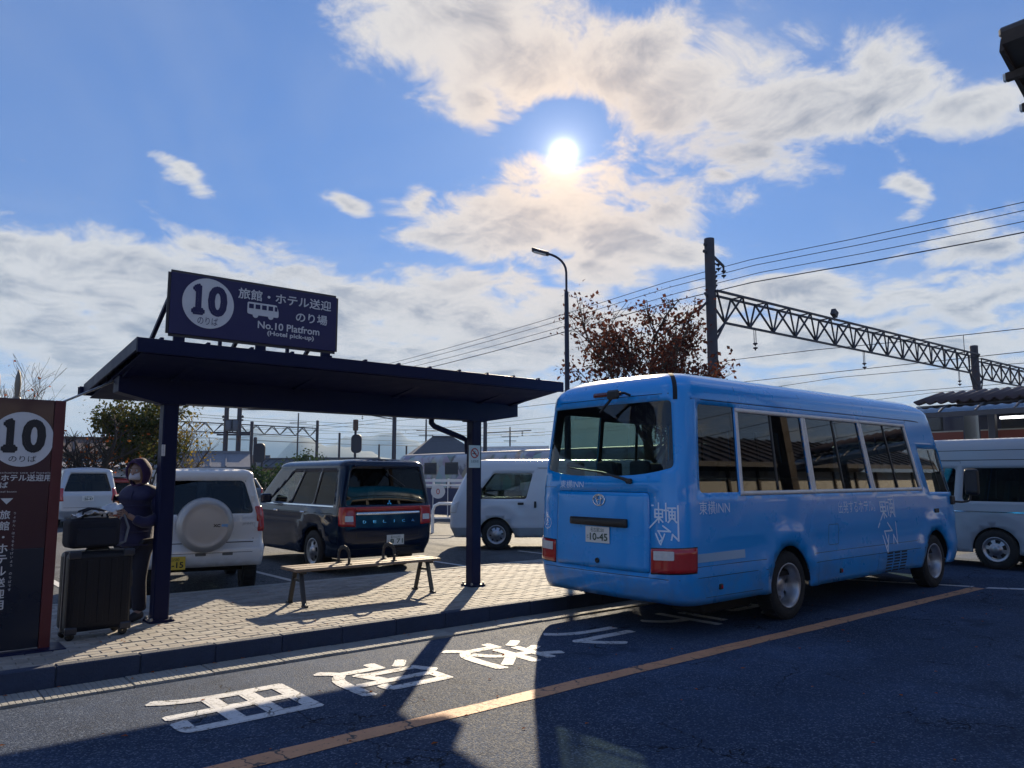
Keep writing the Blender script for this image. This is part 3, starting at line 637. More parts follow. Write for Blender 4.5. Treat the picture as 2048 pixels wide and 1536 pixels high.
def dens(poly, d=.045):
    out = []; n = len(poly)
    for i in range(n):
        a, b = Vector(poly[i]), Vector(poly[(i + 1) % n]); k = max(1, min(60, int(math.ceil((b - a).length / d))))
        out += [tuple(a.lerp(b, j / k)) for j in range(k)]
    return out
class Shell:
    """A car body as a sheet wrapped round the vehicle: U runs round it (0 = middle of the rear, + = right side), v goes up and over the roof edge."""
    def __init__(s, hw, xr, xf, rr, rf, zb, zr, ra, rb, raf=None, rar=None, bow=0.0, bumps=(), zref=1.0):
        s.hw, s.xr, s.xf = [tuple(zip(*q)) for q in (hw, xr, xf)]; s.rr, s.rf, s.zb, s.zr, s.ra, s.rb = rr, rf, zb, zr, ra, rb
        s.raf, s.rar = raf if raf is not None else ra, rar if rar is not None else ra; s.bow = bow; s.bumps = bumps
        h = np.interp(zref, *s.hw); s.x0 = np.interp(zref, *s.xr) + bow; s.x1 = np.interp(zref, *s.xf)
        s.A = h - rr; s.B = rr * math.pi / 2; s.C = s.x1 - rf - s.x0 - rr; s.B2 = rf * math.pi / 2; s.A2 = h - rf
        s.U = s.A + s.B + s.C + s.B2 + s.A2; s.vt = zr + (ra + rb) * .8; s.h = h
    def side(s, x, right=True): u = s.A + s.B + x - s.x0 - s.rr; return u if right else -u
    def rear(s, y):
        a = abs(y)
        u = a if a < s.A else s.A + s.B * math.asin(min(1, (a - s.A) / s.rr)) / (math.pi / 2)
        return -math.copysign(u, y)
    def front(s, y, right=True):
        a = abs(y); u = s.U - a if a < s.A2 else s.U - s.A2 - s.B2 * math.asin(min(1, (a - s.A2) / s.rf)) / (math.pi / 2)
        return -math.copysign(u, y)
    def base(s, U, v):
        U, v = np.asarray(U, float), np.asarray(v, float); u = np.abs(U); sg = np.where(U >= 0, -1.0, 1.0)
        zc = np.minimum(v, s.zr); t = np.clip((v - s.zr) / (s.vt - s.zr), 0, 1) * math.pi / 2
        z = zc + s.rb * np.sin(t); k = 1 - np.cos(t)
        h = np.interp(zc, *s.hw) - s.ra * k; r0 = np.interp(zc, *s.xr) + s.rar * k; f0 = np.interp(zc, *s.xf) - s.raf * k
        rr, rf = s.rr, s.rf; w = h - rr; bw = s.bow
        x = np.zeros_like(u); y = np.zeros_like(u)
        m = u < s.A; q = u / s.A; yy = q * w; x = np.where(m, r0 + bw * (yy / h) ** 2, x); y = np.where(m, yy, y)
        e = r0 + bw * (w / h) ** 2
        m = (u >= s.A) & (u < s.A + s.B); a = (u - s.A) / s.B * math.pi / 2; x = np.where(m, e + rr - rr * np.cos(a), x); y = np.where(m, w + rr * np.sin(a), y)
        c0 = s.A + s.B; m = (u >= c0) & (u < c0 + s.C); q = (u - c0) / s.C; x = np.where(m, e + rr + q * (f0 - rf - e - rr), x); y = np.where(m, h, y)
        c1 = c0 + s.C; m = (u >= c1) & (u < c1 + s.B2); a = (u - c1) / s.B2 * math.pi / 2; x = np.where(m, f0 - rf + rf * np.sin(a), x); y = np.where(m, h - rf + rf * np.cos(a), y)
        c2 = c1 + s.B2; m = u >= c2; q = (u - c2) / s.A2; yy = (1 - q) * (h - rf); x = np.where(m, f0 - .0 * q, x); y = np.where(m, yy, y)
        return np.stack([x, y * sg, z], -1)
    def pos(s, U, v, off=0.0, bump=True):
        U, v = np.asarray(U, float), np.asarray(v, float); p = s.base(U, v); e = 2e-3
        du = s.base(U + e, v) - s.base(U - e, v); dv = s.base(U, v + e) - s.base(U, v - e)
        n = np.cross(du, dv); n /= np.maximum(1e-9, np.linalg.norm(n, axis=-1, keepdims=True))
        c = p - np.array([(s.x0 + s.x1) / 2, 0, 1.0]); n *= np.sign((n * c).sum(-1, keepdims=True) + 1e-12)
        o = np.full(U.shape, float(off))
        if bump:
            for b in s.bumps: o = o + b(np.abs(U), v, s)
        return p + n * o[..., None]
    def lines(s, du=.14, dv=.07):
        c0, c1, c2 = s.A + s.B, s.A + s.B + s.C, s.A + s.B + s.C + s.B2
        half = list(np.linspace(0, s.A, max(3, int(s.A / du)))) + list(np.linspace(s.A, c0, 7))[1:] + list(np.linspace(c0, c1, max(4, int(s.C / du))))[1:] + list(np.linspace(c1, c2, 7))[1:] + list(np.linspace(c2, s.U, 4))[1:]
        gu = sorted(set([round(-a, 5) for a in half] + [round(a, 5) for a in half]))
        kn = [s.zb, s.zr, s.vt] + [z for z, _ in zip(*s.hw) if z > s.zb] + [z for z, _ in zip(*s.xf) if z > s.zb] + [z for z, _ in zip(*s.xr) if z > s.zb]
        vs = sorted(set(list(np.arange(s.zb, s.zr, dv)) + list(np.linspace(s.zr, s.vt, 8)) + [k for k in kn if k <= s.zr] + [s.vt])); gv = [vs[0]]
        for a in vs[1:]:
            if a - gv[-1] > .02: gv.append(a)
        return gu, gv
    def patch(s, outer, holes=(), off=0.0, du=.14, dv=.07, fine=None, bump=True):
        """A piece of the skin inside one outline (U, v), less its holes."""
        outer = dens(outer); holes = [dens(h) for h in holes]; gu, gv = s.lines(du, dv)
        if fine: gu = np.arange(-s.U, s.U, fine); gv = np.arange(s.zb, s.vt, fine)
        O = np.asarray(outer); g = np.array([(a, b) for a in gu for b in gv if O[:, 0].min() <= a <= O[:, 0].max() and O[:, 1].min() <= b <= O[:, 1].max()]).reshape(-1, 2)
        V = []; E = []
        for poly in [outer] + list(holes):
            k = len(V); n = len(poly); V += [tuple(map(float, q)) for q in poly]; E += [(k + i, k + (i + 1) % n) for i in range(n)]
        if len(g):
            ok = pin(outer, g) & ~near_edge(outer, g, .012)
            for h in holes: ok &= ~near_edge(h, g, .028)
            V += [tuple(q) for q in g[ok]]
        r = mgeo.delaunay_2d_cdt([Vector(q) for q in V], E, [], 0, 1e-5)
        P = np.array([(q.x, q.y) for q in r[0]]); Fc = [f for f in r[2]]
        cen = np.array([P[list(f)].mean(0) for f in Fc]); keep = pin(outer, cen)
        for h in holes: keep &= ~pin(h, cen)
        Fc = [tuple(f) for f, k in zip(Fc, keep) if k]
        used = sorted({i for f in Fc for i in f}); mp = {a: b for b, a in enumerate(used)}
        W = s.pos(P[used, 0], P[used, 1], off, bump)
        return [tuple(p) for p in W], [tuple(mp[i] for i in f) for f in Fc]
    def body_outline(s):
        gu, gv = s.lines(); return [(u, s.zb) for u in gu] + [(s.U, v) for v in gv[1:-1]] + [(u, s.vt) for u in gu[::-1]] + [(-s.U, v) for v in gv[::-1][1:-1]]
    def cap(s, dome=.02, n=8):
        gu, _ = s.lines(); pos_ = [u for u in gu if u >= 0]; V = []; Fc = []
        for u in pos_:
            a, b = s.base(u, s.vt), s.base(-u, s.vt)
            for j in range(n + 1):
                t = j / n; p = a * (1 - t) + b * t; p = p + np.array([0, 0, dome * 4 * t * (1 - t)]); V.append(tuple(p))
        for i in range(len(pos_) - 1):
            for j in range(n): Fc.append((i * (n + 1) + j, (i + 1) * (n + 1) + j, (i + 1) * (n + 1) + j + 1, i * (n + 1) + j + 1))
        return V, Fc
    def strip(s, mb, pts, w=.007, off=.0012, closed=False):
        """A thin line along the skin (panel gap, moulding)."""
        q = [Vector(p) for p in pts]; n = len(q); out = []
        for i in range(n):
            a = q[i - 1] if (i or closed) else q[i]; b = q[(i + 1) % n] if (i < n - 1 or closed) else q[i]
            d = (b - a).normalized(); out.append((q[i], Vector((-d.y, d.x)) * w / 2))
        L_ = [p - m for p, m in out] + [p + m for p, m in out]; W = s.pos(np.array([p[0] for p in L_]), np.array([p[1] for p in L_]), off)
        mb.add([tuple(p) for p in W], [(i, (i + 1) % n, n + (i + 1) % n, n + i) for i in range(n if closed else n - 1)], True)
    def text(s, mb, txt, U, v, size, off=.004, flip=False, fit=None, skew=0.0, w=0.0):
        V, Fc = text_data(txt, size)
        sx = sy = 1.0
        if fit:
            ww = max(a for a, b in V) - min(a for a, b in V); hh = max(b for a, b in V) - min(b for a, b in V)
            sx = fit[0] / ww if fit[0] else 1; sy = fit[1] / hh if fit[1] else sx
        k = -1 if flip else 1; W = s.pos(np.array([U + k * a * sx for a, b in V]), np.array([v + b * sy for a, b in V]), off); mb.add([tuple(p) for p in W], Fc)
    def strokes(s, mb, segs, U, v, sc, w, off=.004):
        """Straight pen strokes (each x0, y0, x1, y1) drawn on the skin."""
        for i, (x0, y0, x1, y1) in enumerate(segs):
            a, b = Vector((U + x0 * sc, v + y0 * sc)), Vector((U + x1 * sc, v + y1 * sc)); d = (b - a); d.normalize(); n = Vector((-d.y, d.x)) * w / 2; e = d * w / 2
            q = [a - n - e, b - n + e, b + n + e, a + n - e]; W = s.pos(np.array([p.x for p in q]), np.array([p.y for p in q]), off + .0003 * (i % 7)); mb.add([tuple(p) for p in W], [(0, 1, 2, 3)])

TYRE = mat('tyre_rubber', (.018, .018, .019), .85, var=(14, .4), bump=(50, .3)); RIM = mat('rim_silver', (.42, .43, .46), .36, .85, var=(10, .2), dirt=(8, .5, .8, (.25, .23, .21))); HUB = mat('hub_dark', (.05, .05, .055), .5, .5)
LINING = mat('cabin_lining', (.045, .05, .06), .8); UNDER = mat('underbody', (.012, .012, .013), .9); GAPM = mat('panel_gap', (.010, .011, .014), .8); SEATM = mat('seat_cloth', (.045, .055, .085), .9, var=(20, .3)); PLATE = mat('plate_white', (.68, .68, .66), .4); PLATEY = mat('plate_yellow', (.72, .50, .05), .4); PTXT = mat('plate_green', (.012, .05, .03), .5)
REDL = mat('tail_red', (.42, .012, .015), .12, coat=.8, var=(26, .3)); CLRL = mat('tail_clear', (.62, .62, .62), .12, coat=.8, var=(30, .3)); CHROME = mat('chrome', (.8, .8, .82), .12, 1.0); TRIM = mat('black_trim', (.016, .017, .02), .45)
def wheel(parent, x, y, r, w, style='disc', rim=None, seg=28, rimr=.62):
    """y<0 is the right side; the outer face looks away from the body."""
    sg = -1 if y < 0 else 1; rim = rim or RIM; ri = r * rimr
    t = MB(); t.lathe([(ri, -w / 2 + .01), (ri + .015, -w / 2), (r - .03, -w / 2 + .004), (r - .004, -w / 2 + .03), (r, -w * .2), (r, w * .2), (r - .004, w / 2 - .03), (r - .03, w / 2 - .004), (ri + .015, w / 2), (ri, w / 2 - .01), (ri, -w / 2 + .01)], (0, 0, 0), 'Y', seg)
    for k in range(seg * 2):                          # tread blocks
        a = math.pi * k / seg; M = Matrix.Rotation(-a, 3, 'Y')
        if r > .3: t.box(M @ Vector((r - .002, 0, 0)), (.012, w * .78, 2 * math.pi * r / (seg * 2) * .62), M=M)
    wo = empty('wheel', (x, y, r)); wo.parent = parent; t.build('tyre', TYRE, wo)
    m = MB(); o = w / 2
    dish = {'disc': .045, 'deep': .15, 'bulge': -.0, 'spoke': .03}[style]
    m.lathe([(ri, -o + .01), (ri - .012, -o + .02), (ri - .02, 0), (ri - .012, o - .02), (ri + .004, o - .002), (ri - .012, o - .004), (ri - .03, o - .03), (ri - .05, o - dish)], (0, 0, 0), 'Y', seg)
    nh = {'disc': 8, 'deep': 8, 'bulge': 8, 'spoke': 6}[style]; f0 = o - dish; r0, r1, rh = ri - .05, ri * .52, ri * .36
    for k in range(nh):                               # web between the ventilation holes
        a0 = 2 * math.pi * k / nh; 
        def pt(rad, ang, y_): return (rad * math.cos(ang), y_, rad * math.sin(ang))
        wd = 2 * math.pi / nh; g = .30 if style != 'spoke' else .55
        A = [a0, a0 + wd * (1 - g)]
        m.add([pt(r0 + .004, A[0], f0), pt(r0 + .004, A[1], f0), pt(r1, A[1], f0 + .018), pt(r1, A[0], f0 + .018), pt(r0 + .004, A[0], f0 - .012), pt(r0 + .004, A[1], f0 - .012), pt(r1, A[1], f0 + .002), pt(r1, A[0], f0 + .002)], [(0, 1, 2, 3), (4, 5, 6, 7), (0, 1, 5, 4), (1, 2, 6, 5), (2, 3, 7, 6), (3, 0, 4, 7)])
    m.lathe([(r1 + .002, f0 + .016), (rh, f0 + .024), (rh * .92, f0 + .045), (rh * .5, f0 + .055), (.001, f0 + .056)], (0, 0, 0), 'Y', seg)
    rm = m.build('rim', rim, wo); d = MB(); d.lathe([(r0, f0 - .03), (.001, f0 - .03)], (0, 0, 0), 'Y', seg); d.build('brake_disc', HUB, wo)
    nb = MB()
    for k in range(6): a = 2 * math.pi * k / 6; nb.lathe([(.011, f0 + .02), (.011, f0 + .042), (.001, f0 + .044)], (rh * .72 * math.cos(a) * 1.0, 0, rh * .72 * math.sin(a)), 'Y', 6, False)
    tag(nb.build('wheel_nuts', HUB, wo), kind='stuff')
    if sg < 0: wo.rotation_euler = (0, 0, math.pi)
    return wo
def solid(o, t=.03, inner=1):
    b = o.modifiers.new('skin', 'SOLIDIFY'); b.thickness = t; b.offset = -1; b.material_offset = inner; b.material_offset_rim = 0; b.use_even_offset = False; return o
def grow(poly, d):
    """Outline pushed outwards by d (roughly)."""
    c = Vector((sum(p[0] for p in poly) / len(poly), sum(p[1] for p in poly) / len(poly))); w = max(p[0] for p in poly) - min(p[0] for p in poly); h = max(p[1] for p in poly) - min(p[1] for p in poly)
    return [((p[0] - c.x) * (1 + 2 * d / w) + c.x, (p[1] - c.y) * (1 + 2 * d / h) + c.y) for p in poly]
def seat(parent, x, y, z0, w=.44, h=.62, m=None, head=True, bench=False):
    m = m or SEATM; st = empty('seat', (x, y, z0)); st.parent = parent
    bevel(MB().box((.22, 0, .36), (.44, w, .14)).build('cushion', m, st), .04, 2); b = MB(); M = Matrix.Rotation(R(-12), 3, 'Y'); b.box((-.06, 0, .40 + h / 2), (.11, w * .98, h), M=M); bevel(b.build('backrest', m, st), .04, 2)
    if head: bevel(MB().box((-.15, 0, .40 + h + .10), (.09, w * .58, .19)).build('headrest', m, st), .035, 2)
    MB().box((.18, 0, .15), (.3, w * .7, .30)).build('pedestal', UNDER, st); return st
def plate(parent, S, y, z, lines, m=None, txt=None, off=.012, wd=.33, ht=.165, rear_x=None):
    U = S.rear(y); p = S.pos(U, z, off); pl = empty('number_plate', tuple(p)); pl.parent = parent
    bevel(MB().box((0, 0, 0), (.008, wd, ht)).build('plate', m or PLATE, pl), .002)
    mb = MB(); top, kana, num = lines; X = -.0055
    lettering(mb, top, (X, 0, ht * .30), (0, -1, 0), (0, 0, 1), .05, fit=(wd * .56, None)); 
    if kana: lettering(mb, kana, (X, wd * .40, -ht * .12), (0, -1, 0), (0, 0, 1), .05, fit=(wd * .08, None))
    bold(mb, num, (X, -wd * .06, -ht * .13), (0, -1, 0), (0, 0, 1), .1, .0025, fit=(wd * .74, ht * .46), nrm=(-1, 0, 0)); mb.build('plate_lettering', txt or PTXT, pl, recalc=False); return pl

def vehicle(name, label, loc, heading, S, paint, wins, arches, wr, ww, wheels, wstyle='disc', glass=None, lamps=(), gaps=(), cat='car', group=None, floor=.35, seats=(), rim=None, holes=(), lower=None, rimr=.62, seat_m=None):
    """wins: (part name, outline in U/v); lamps: (part name, outline, material, offset)."""
    root = empty(name, loc, heading, label, cat, group); gm = glass or glass_mat('car_glass', (.10, .13, .14))
    cut = [w[1] for w in wins] + list(arches) + list(holes)
    mb = MB(); V, Fc = S.patch(S.body_outline(), cut); mb.add(V, Fc, True); V, Fc = S.cap(); mb.add(V, Fc, True)
    if lower:                                         # lower body in a second colour (bumpers, cladding)
        zl = lower[0]
        for i, f in enumerate(mb.f):
            if all(mb.v[k][2] < zl + 1e-3 for k in f): mb.mi[i] = 1
    body = mb.build('body', [paint, lower[1] if lower else LINING, LINING], root, merge=.0008); solid(body, .03, 2)
    for w in wins:
        V, Fc = S.patch(grow(w[1], .008), (), -.014 if len(w) < 4 else w[3], fine=.12, bump=False); m = MB(); m.add(V, Fc, True); m.build(w[0], (w[2] if len(w) > 2 and w[2] else gm), root)
    for (n, poly, m_, off) in lamps:
        V, Fc = S.patch(poly, (), off, fine=.05); m = MB(); m.add(V, Fc, True); o = m.build(n, m_, root); solid(o, max(.012, off + .01), 0)
    if gaps:
        g = MB()
        for p in gaps: S.strip(g, p[0], p[1] if len(p) > 1 else .008)
        g.build('panel_gap', GAPM, root)
    x0, x1, h = S.x0, S.x1, S.h
    MB().box(((x0 + x1) / 2, 0, floor), (x1 - x0 - .3, 2 * h - .30, .06)).build('floor_pan', UNDER, root)
    for (x, y) in wheels: wheel(root, x, y, wr, ww, wstyle, rim, rimr=rimr)
    for a in arches:                                   # dark wheel housings inside the arches
        xs = [p[0] for p in a]; zs = [p[1] for p in a]; u = (min(xs) + max(xs)) / 2; p = S.pos(u, .6); r_ = (max(xs) - min(xs)) / 2; sg = 1 if p[1] > 0 else -1; n = 14
        m = MB(); V = []
        for j in range(n + 1):
            an = math.pi * j / n; xx, zz = p[0] - (r_ + .004) * math.cos(an), max(floor - .1, wr * .95) + (max(zs) - wr * .95 + .004) * math.sin(an); V += [(xx, p[1] - sg * .02, zz), (xx, p[1] - sg * .42, zz)]
        m.add(V, [(2 * j, 2 * j + 2, 2 * j + 3, 2 * j + 1) for j in range(n)], True); k = len(V); m.add([V[2 * j + 1] for j in range(n + 1)], [tuple(range(n + 1))]); m.build('wheel_housing', UNDER, root)
    for st in seats: seat(root, *st, m=seat_m)
    return root
def arch(S, x, zc, r, right=True, hx=None, n=18):
    u = S.side(x, right); hx = hx or r; p = [(u - hx, S.zb - .2)] + [(u - hx * math.cos(math.pi * i / n), zc + r * math.sin(math.pi * i / n)) for i in range(n + 1)] + [(u + hx, S.zb - .2)]
    return p
def rect(S, x0, x1, z0, z1, r=.04, right=True, n=4, slant=(0, 0)):
    a = [(S.side(x0, right), z0), (S.side(x1, right), z0), (S.side(x1 + slant[1], right), z1), (S.side(x0 + slant[0], right), z1)]
    return rounded(a, r, n)
def rrect(S, y0, y1, z0, z1, r=.05, n=4, top=0.0, bottom=0.0):
    a = [(S.rear(y0), z0), (S.rear(y1), z0), (S.rear(y1 - math.copysign(top, y1)), z1), (S.rear(y0 - math.copysign(top, y0)), z1)]
    return rounded(a, r, n)

# ---- the blue minibus
BLUE = mat('bus_blue', (.003, .31, 1.0), .30, spec=.5, coat=.7, var=(1.2, .10), bump=(3, .01)); _T = NT(BLUE.node_tree); _b = BLUE.node_tree.nodes['Principled BSDF']; _oc = _T.node('ShaderNodeTexCoord').outputs['Object']      # road dust on the lower body
_f = _T.math('MULTIPLY', _T.mapr(_T.sep(_oc)[2], .95, .35), _T.mapr(_T.noise(_oc, 3.5, 6, .7, .3), .3, .75, .10, .60)); _T.put(_b.inputs['Base Color'], _T.mix(_f, _b.inputs['Base Color'].links[0].from_socket, (.16, .20, .26)))
BUSGL = glass_mat('bus_glass', (.22, .28, .28), .9); BUSGD = glass_mat('bus_side_glass_tinted', (.11, .14, .15), .9); BUSGR = glass_mat('bus_rear_glass', (.56, .68, .60), .9); ALU = mat('window_aluminium', (.78, .70, .67), .45, .15, var=(8, .2)); LIGHTB = mat('bus_lettering', (.72, .84, 1.0), .5); LGREY = mat('reflector_strip', (.30, .45, .62), .3)
def belt(u, v, S):                                     # pressed lines along the flank
    c0 = S.A + S.B; s_ = np.clip((u - S.A * .9) / .25, 0, 1)
    return s_ * (-.010 * np.exp(-((v - 1.375) / .012) ** 2) + .008 * np.clip((.635 - v) / .01, 0, 1) - .012 * np.exp(-((v - .83) / .10) ** 2) * np.clip((u - c0 - .2) / .3, 0, 1))
def flare(u, v, S, xs=(2.0, 5.94)):
    o = 0
    for x in xs:
        d = np.hypot((u - S.side(x)), (v - .40)); o = o + .022 * np.clip(1 - np.abs(d - .54) / .12, 0, 1) ** .7
    return o
SB = Shell(hw=[(.25, 1.03), (.40, 1.055), (.62, 1.075), (1.0, 1.08), (1.40, 1.07), (2.42, .99), (2.46, .985)], xr=[(.30, .10), (.42, .03), (.62, .0), (1.40, .02), (1.62, .04), (2.40, .13), (2.46, .14)], xf=[(.30, 6.84), (.50, 6.97), (.9, 6.97), (1.35, 6.86), (2.40, 6.42), (2.46, 6.38)],
           rr=.24, rf=.36, zb=.335, zr=2.46, ra=.42, rb=.255, raf=.75, rar=.42, bow=.06, bumps=(belt, flare), zref=1.0)
S = SB; R_ = True
bw = []
# rear window with its curved lower edge, wrapped a little into the corners
yl, yr = .965, -.965
low = [(S.rear(yl + (yr - yl) * i / 12), 1.60 + .085 * abs(1 - i / 6) ** 3) for i in range(13)]
rw = rounded([low[0]] + low[1:-1] + [low[-1], (S.rear(yr * .985), 2.375), (S.rear(yl * .985), 2.375)], [.05] + [0] * 11 + [.05, .05, .05])
bw.append(('rear_window', rw, BUSGR))
for right in (True, False):
    bw.append(('quarter_window', rect(S, .36, 1.07, 1.43, 2.34, [.06, .01, .01, .06], right), BUSGD if right else BUSGL))
    for a, b in ((1.14, 2.56), (2.68, 4.10), (4.22, 5.60)): bw.append(('side_window', rect(S, a, b, 1.44, 2.29, .02, right), BUSGD if right else BUSGL))
    bw.append(('door_window', rounded([(S.side(5.88, right), 1.37), (S.side(6.80, right), 1.36), (S.side(6.86, right), 1.50), (S.side(6.74, right), 1.90), (S.side(6.62, right), 2.0), (S.side(5.88, right), 2.0)], .05), BUSGL))
bw.append(('windscreen', rounded([(S.U - .90, 1.25), (S.U - .002, 1.25), (S.U - .002, 2.25), (S.U - .80, 2.25)], .03), BUSGL)); bw.append(('windscreen', rounded([(-S.U + .002, 1.25), (-S.U + .90, 1.25), (-S.U + .80, 2.25), (-S.U + .002, 2.25)], .03), BUSGL))
ar = [arch(S, x, .36, .46, r_, .42) for x in (2.0, 5.94) for r_ in (True, False)]
lid = rounded([(S.rear(.685), .625), (S.rear(-.685), .625), (S.rear(-.685), 1.435), (S.rear(.685), 1.435)], .05)
gaps = []
def lines_door(S, right, x0, x1, z0, z1, w=.008): return ([(S.side(x0, right), z0), (S.side(x0, right), z1)], w)
for right in (True, False):
    gaps += [lines_door(S, right, 5.72, 0, .62, 2.40, .012), ([(S.side(5.72, right), 2.40), (S.side(6.2, right), 2.385), (S.side(6.72, right), 2.25)], .010), ([(S.side(a, right), .40) for a in (.4, 1.4)], .004), ([(S.side(a, right), .705) for a in np.linspace(.3, 1.5, 6)], .005), ([(S.side(a, right), .705) for a in np.linspace(2.5, 5.7, 6)], .005)]
gaps += [([(S.rear(y), .585) for y in np.linspace(1.0, -1.0, 20)], .006)]
seam = [(S.rear(-1.005) + .10 * t * 0, 1.75 + (S.vt - 1.77) * t) for t in np.linspace(.74, 1, 12)]
lamps = []
for sgn in (1, -1):
    U0, U1 = S.rear(sgn * .70), S.rear(sgn * 1.079)
    base = [(U0, .635), (U1, .660), (U1, .895), (U0, .875)]; lamps.append(('tail_lamp', rounded(base, .02), REDL, .014))
seats_b = [(x, y, .55) for x in (1.15, 1.95, 2.75, 3.55, 4.35) for y in (.70, .25, -.70)] + [(.55, y, .55) for y in (.75, .25, -.25, -.75)] + [(5.4, -.55, .5)]
bus = vehicle('minibus', 'bright blue hotel minibus parked at the kerb, seen from behind', (6.08, 5.86, 0), R(.2), S, BLUE, bw, ar, .375, .225, [(2.0, .86), (2.0, -.92), (5.94, .90), (5.94, -.92)], 'deep', BUSGL, lamps, gaps, 'minibus', floor=.50, seats=seats_b, holes=[lid], rimr=.66)
V, Fc = S.patch(rounded([(a, b) for a, b in grow(lid, -.006)], .0), (), .004, fine=.07); m = MB(); m.add(V, Fc, True); lo = m.build('boot_lid', BLUE, bus); solid(lo, .02, 0)
V, Fc = S.patch(grow(lid, .03), (), -.035, fine=.2); m = MB(); m.add(V, Fc, True); m.build('lid_frame', GAPM, bus)
m = MB(); U0 = S.rear(.43); V, Fc = S.patch(rounded([(S.rear(.43), 1.075), (S.rear(-.40), 1.065), (S.rear(-.40), 1.155), (S.rear(.43), 1.155)], .02), (), .035, fine=.06); m.add(V, Fc, True); solid(m.build('lid_handle', TRIM, lo), .035, 0)
p = S.pos(0.0, 1.345, .006); m = MB()                       # oval badge on the lid
def ell(rx, rz, w, cx=0, cz=0, n=30):
    o_ = [(p[0] - .004, p[1] + cx + (rx) * math.cos(2 * math.pi * i / n), p[2] + cz + rz * math.sin(2 * math.pi * i / n)) for i in range(n)]
    m.tube(o_ + [o_[0]], w, 6, False)
ell(.085, .060, .007); ell(.028, .055, .005); ell(.055, .022, .005, 0, .025); m.build('badge', CHROME, lo)
plate(lo, S, .015, .975, ('名古屋230', 'と', '10-45'), off=.014, wd=.35, ht=.17)
m = MB(); q = S.pos(S.rear(.02), .705, .006); m.lathe([(.028, 0), (.028, -.012), (.012, -.014), (.012, -.006), (.001, -.006)], tuple(q), 'X', 16); m.build('lid_lock', TRIM, lo)
m = MB(); V, Fc = S.patch(rounded([(S.rear(.20), 2.475), (S.rear(-.26), 2.475), (S.rear(-.26), 2.53), (S.rear(.20), 2.53)], .012), (), .018, fine=.05); m.add(V, Fc, True); solid(m.build('high_brake_lamp', mat('brake_lens', (.10, .006, .01), .25, coat=.5), bus), .02, 0)
def P3(y, z, off): return Vector(S.pos(S.rear(y), z, off))
m = MB(); m.tube([P3(-.39, 2.46, -.01), P3(-.37, 2.48, .07), P3(-.33, 2.45, .16)], .014, 8); m.box(P3(-.30, 2.43, .18), (.05, .17, .10), ch=.02); m.bar(P3(-.25, 2.40, .15), P3(-.05, 2.27, .12), .02, .02); m.build('reversing_mirror', TRIM, bus)
m = MB(); m.tube([P3(-.42, 1.55, .02), P3(-.34, 1.575, .05), P3(-.05, 1.635, .035), P3(.50, 1.69, .02)], [.022, .016, .011, .007], 8); m.box(P3(-.43, 1.545, .02), (.05, .08, .055), ch=.015); m.build('rear_wiper', TRIM, bus)
for sgn in (1, -1):
    V, Fc = S.patch(rounded([(S.rear(sgn * .735), .765), (S.rear(sgn * .955), .775), (S.rear(sgn * .955), .862), (S.rear(sgn * .735), .856)], .012), (), .021, fine=.05); m = MB(); m.add(V, Fc, True); m.build('reversing_lamp', CLRL, bus)
    V, Fc = S.patch([(S.rear(sgn * .695), .625), (S.rear(sgn * 1.0795), .648), (S.rear(sgn * 1.0795), .905), (S.rear(sgn * .695), .883)], (), .006, fine=.05); m = MB(); m.add(V, Fc, True); solid(m.build('lamp_bezel', TRIM, bus), .014, 0)
# corner seams, roof seams, reflective strip, side markers, vent
m = MB()
for sgn in (1, -1):
    S.strip(m, [(S.rear(sgn * .985), v) for v in np.linspace(2.38, S.vt - .02, 12)], .045, .003)
m.build('corner_seam', GAPM, bus)
for right in (True, False):
    m = MB(); S.strip(m, [(S.side(x, right), .79) for x in np.linspace(.30, 1.12, 8)], .085, .004); m.build('reflector_strip', LGREY, bus)
    for x, z in ((.66, .49), (3.12, .46)):
        q = S.pos(S.side(x, right), z, .0); mk = MB(); mk.box(tuple(q), (.06, .035, .055), ch=.008); so = mk.build('side_marker', TRIM, bus); sg_ = -1 if right else 1; MB().box((q[0], q[1] + sg_ * .018, q[2]), (.026, .008, .03)).build('marker_lens', REDL, so)
    fr = MB()                                                # light metal frames round the sliding windows
    for a, b in ((1.085, 2.62), (2.62, 4.16), (4.16, 5.655)):
        for u0, u1, z0, z1 in ((a, a + .055, 1.395, 2.335), (b - .06, b, 1.395, 2.335), (a, b, 1.395, 1.44), (a, b, 2.29, 2.335)):
            V, Fc = S.patch([(S.side(u0, right), z0), (S.side(u1, right), z0), (S.side(u1, right), z1), (S.side(u0, right), z1)], (), .004 + .0008 * ((z1 - z0) < .1), fine=.15); fr.add(V, Fc, True)
    fo = fr.build('window_frame', ALU, bus); solid(fo, .02, 0)
    for x in (1.85, 3.39, 4.91):
        fr = MB(); V, Fc = S.patch([(S.side(x - .018, right), 1.445), (S.side(x + .018, right), 1.445), (S.side(x + .018, right), 2.285), (S.side(x - .018, right), 2.285)], (), -.006, fine=.2); fr.add(V, Fc, True); solid(fr.build('sash_bar', TRIM, fo), .02, 0)
    V, Fc = S.patch([(S.side(6.32 - .012, right), 1.38), (S.side(6.32 + .012, right), 1.38), (S.side(6.30 + .012, right), 1.98), (S.side(6.30 - .012, right), 1.98)], (), -.008, fine=.2); fr = MB(); fr.add(V, Fc, True); fr.build('sash_bar', TRIM, bus)
    q = S.pos(S.side(6.0, right), 1.10, .006); bevel(MB().box(tuple(q), (.13, .03, .06)).build('door_handle', TRIM, bus), .01)
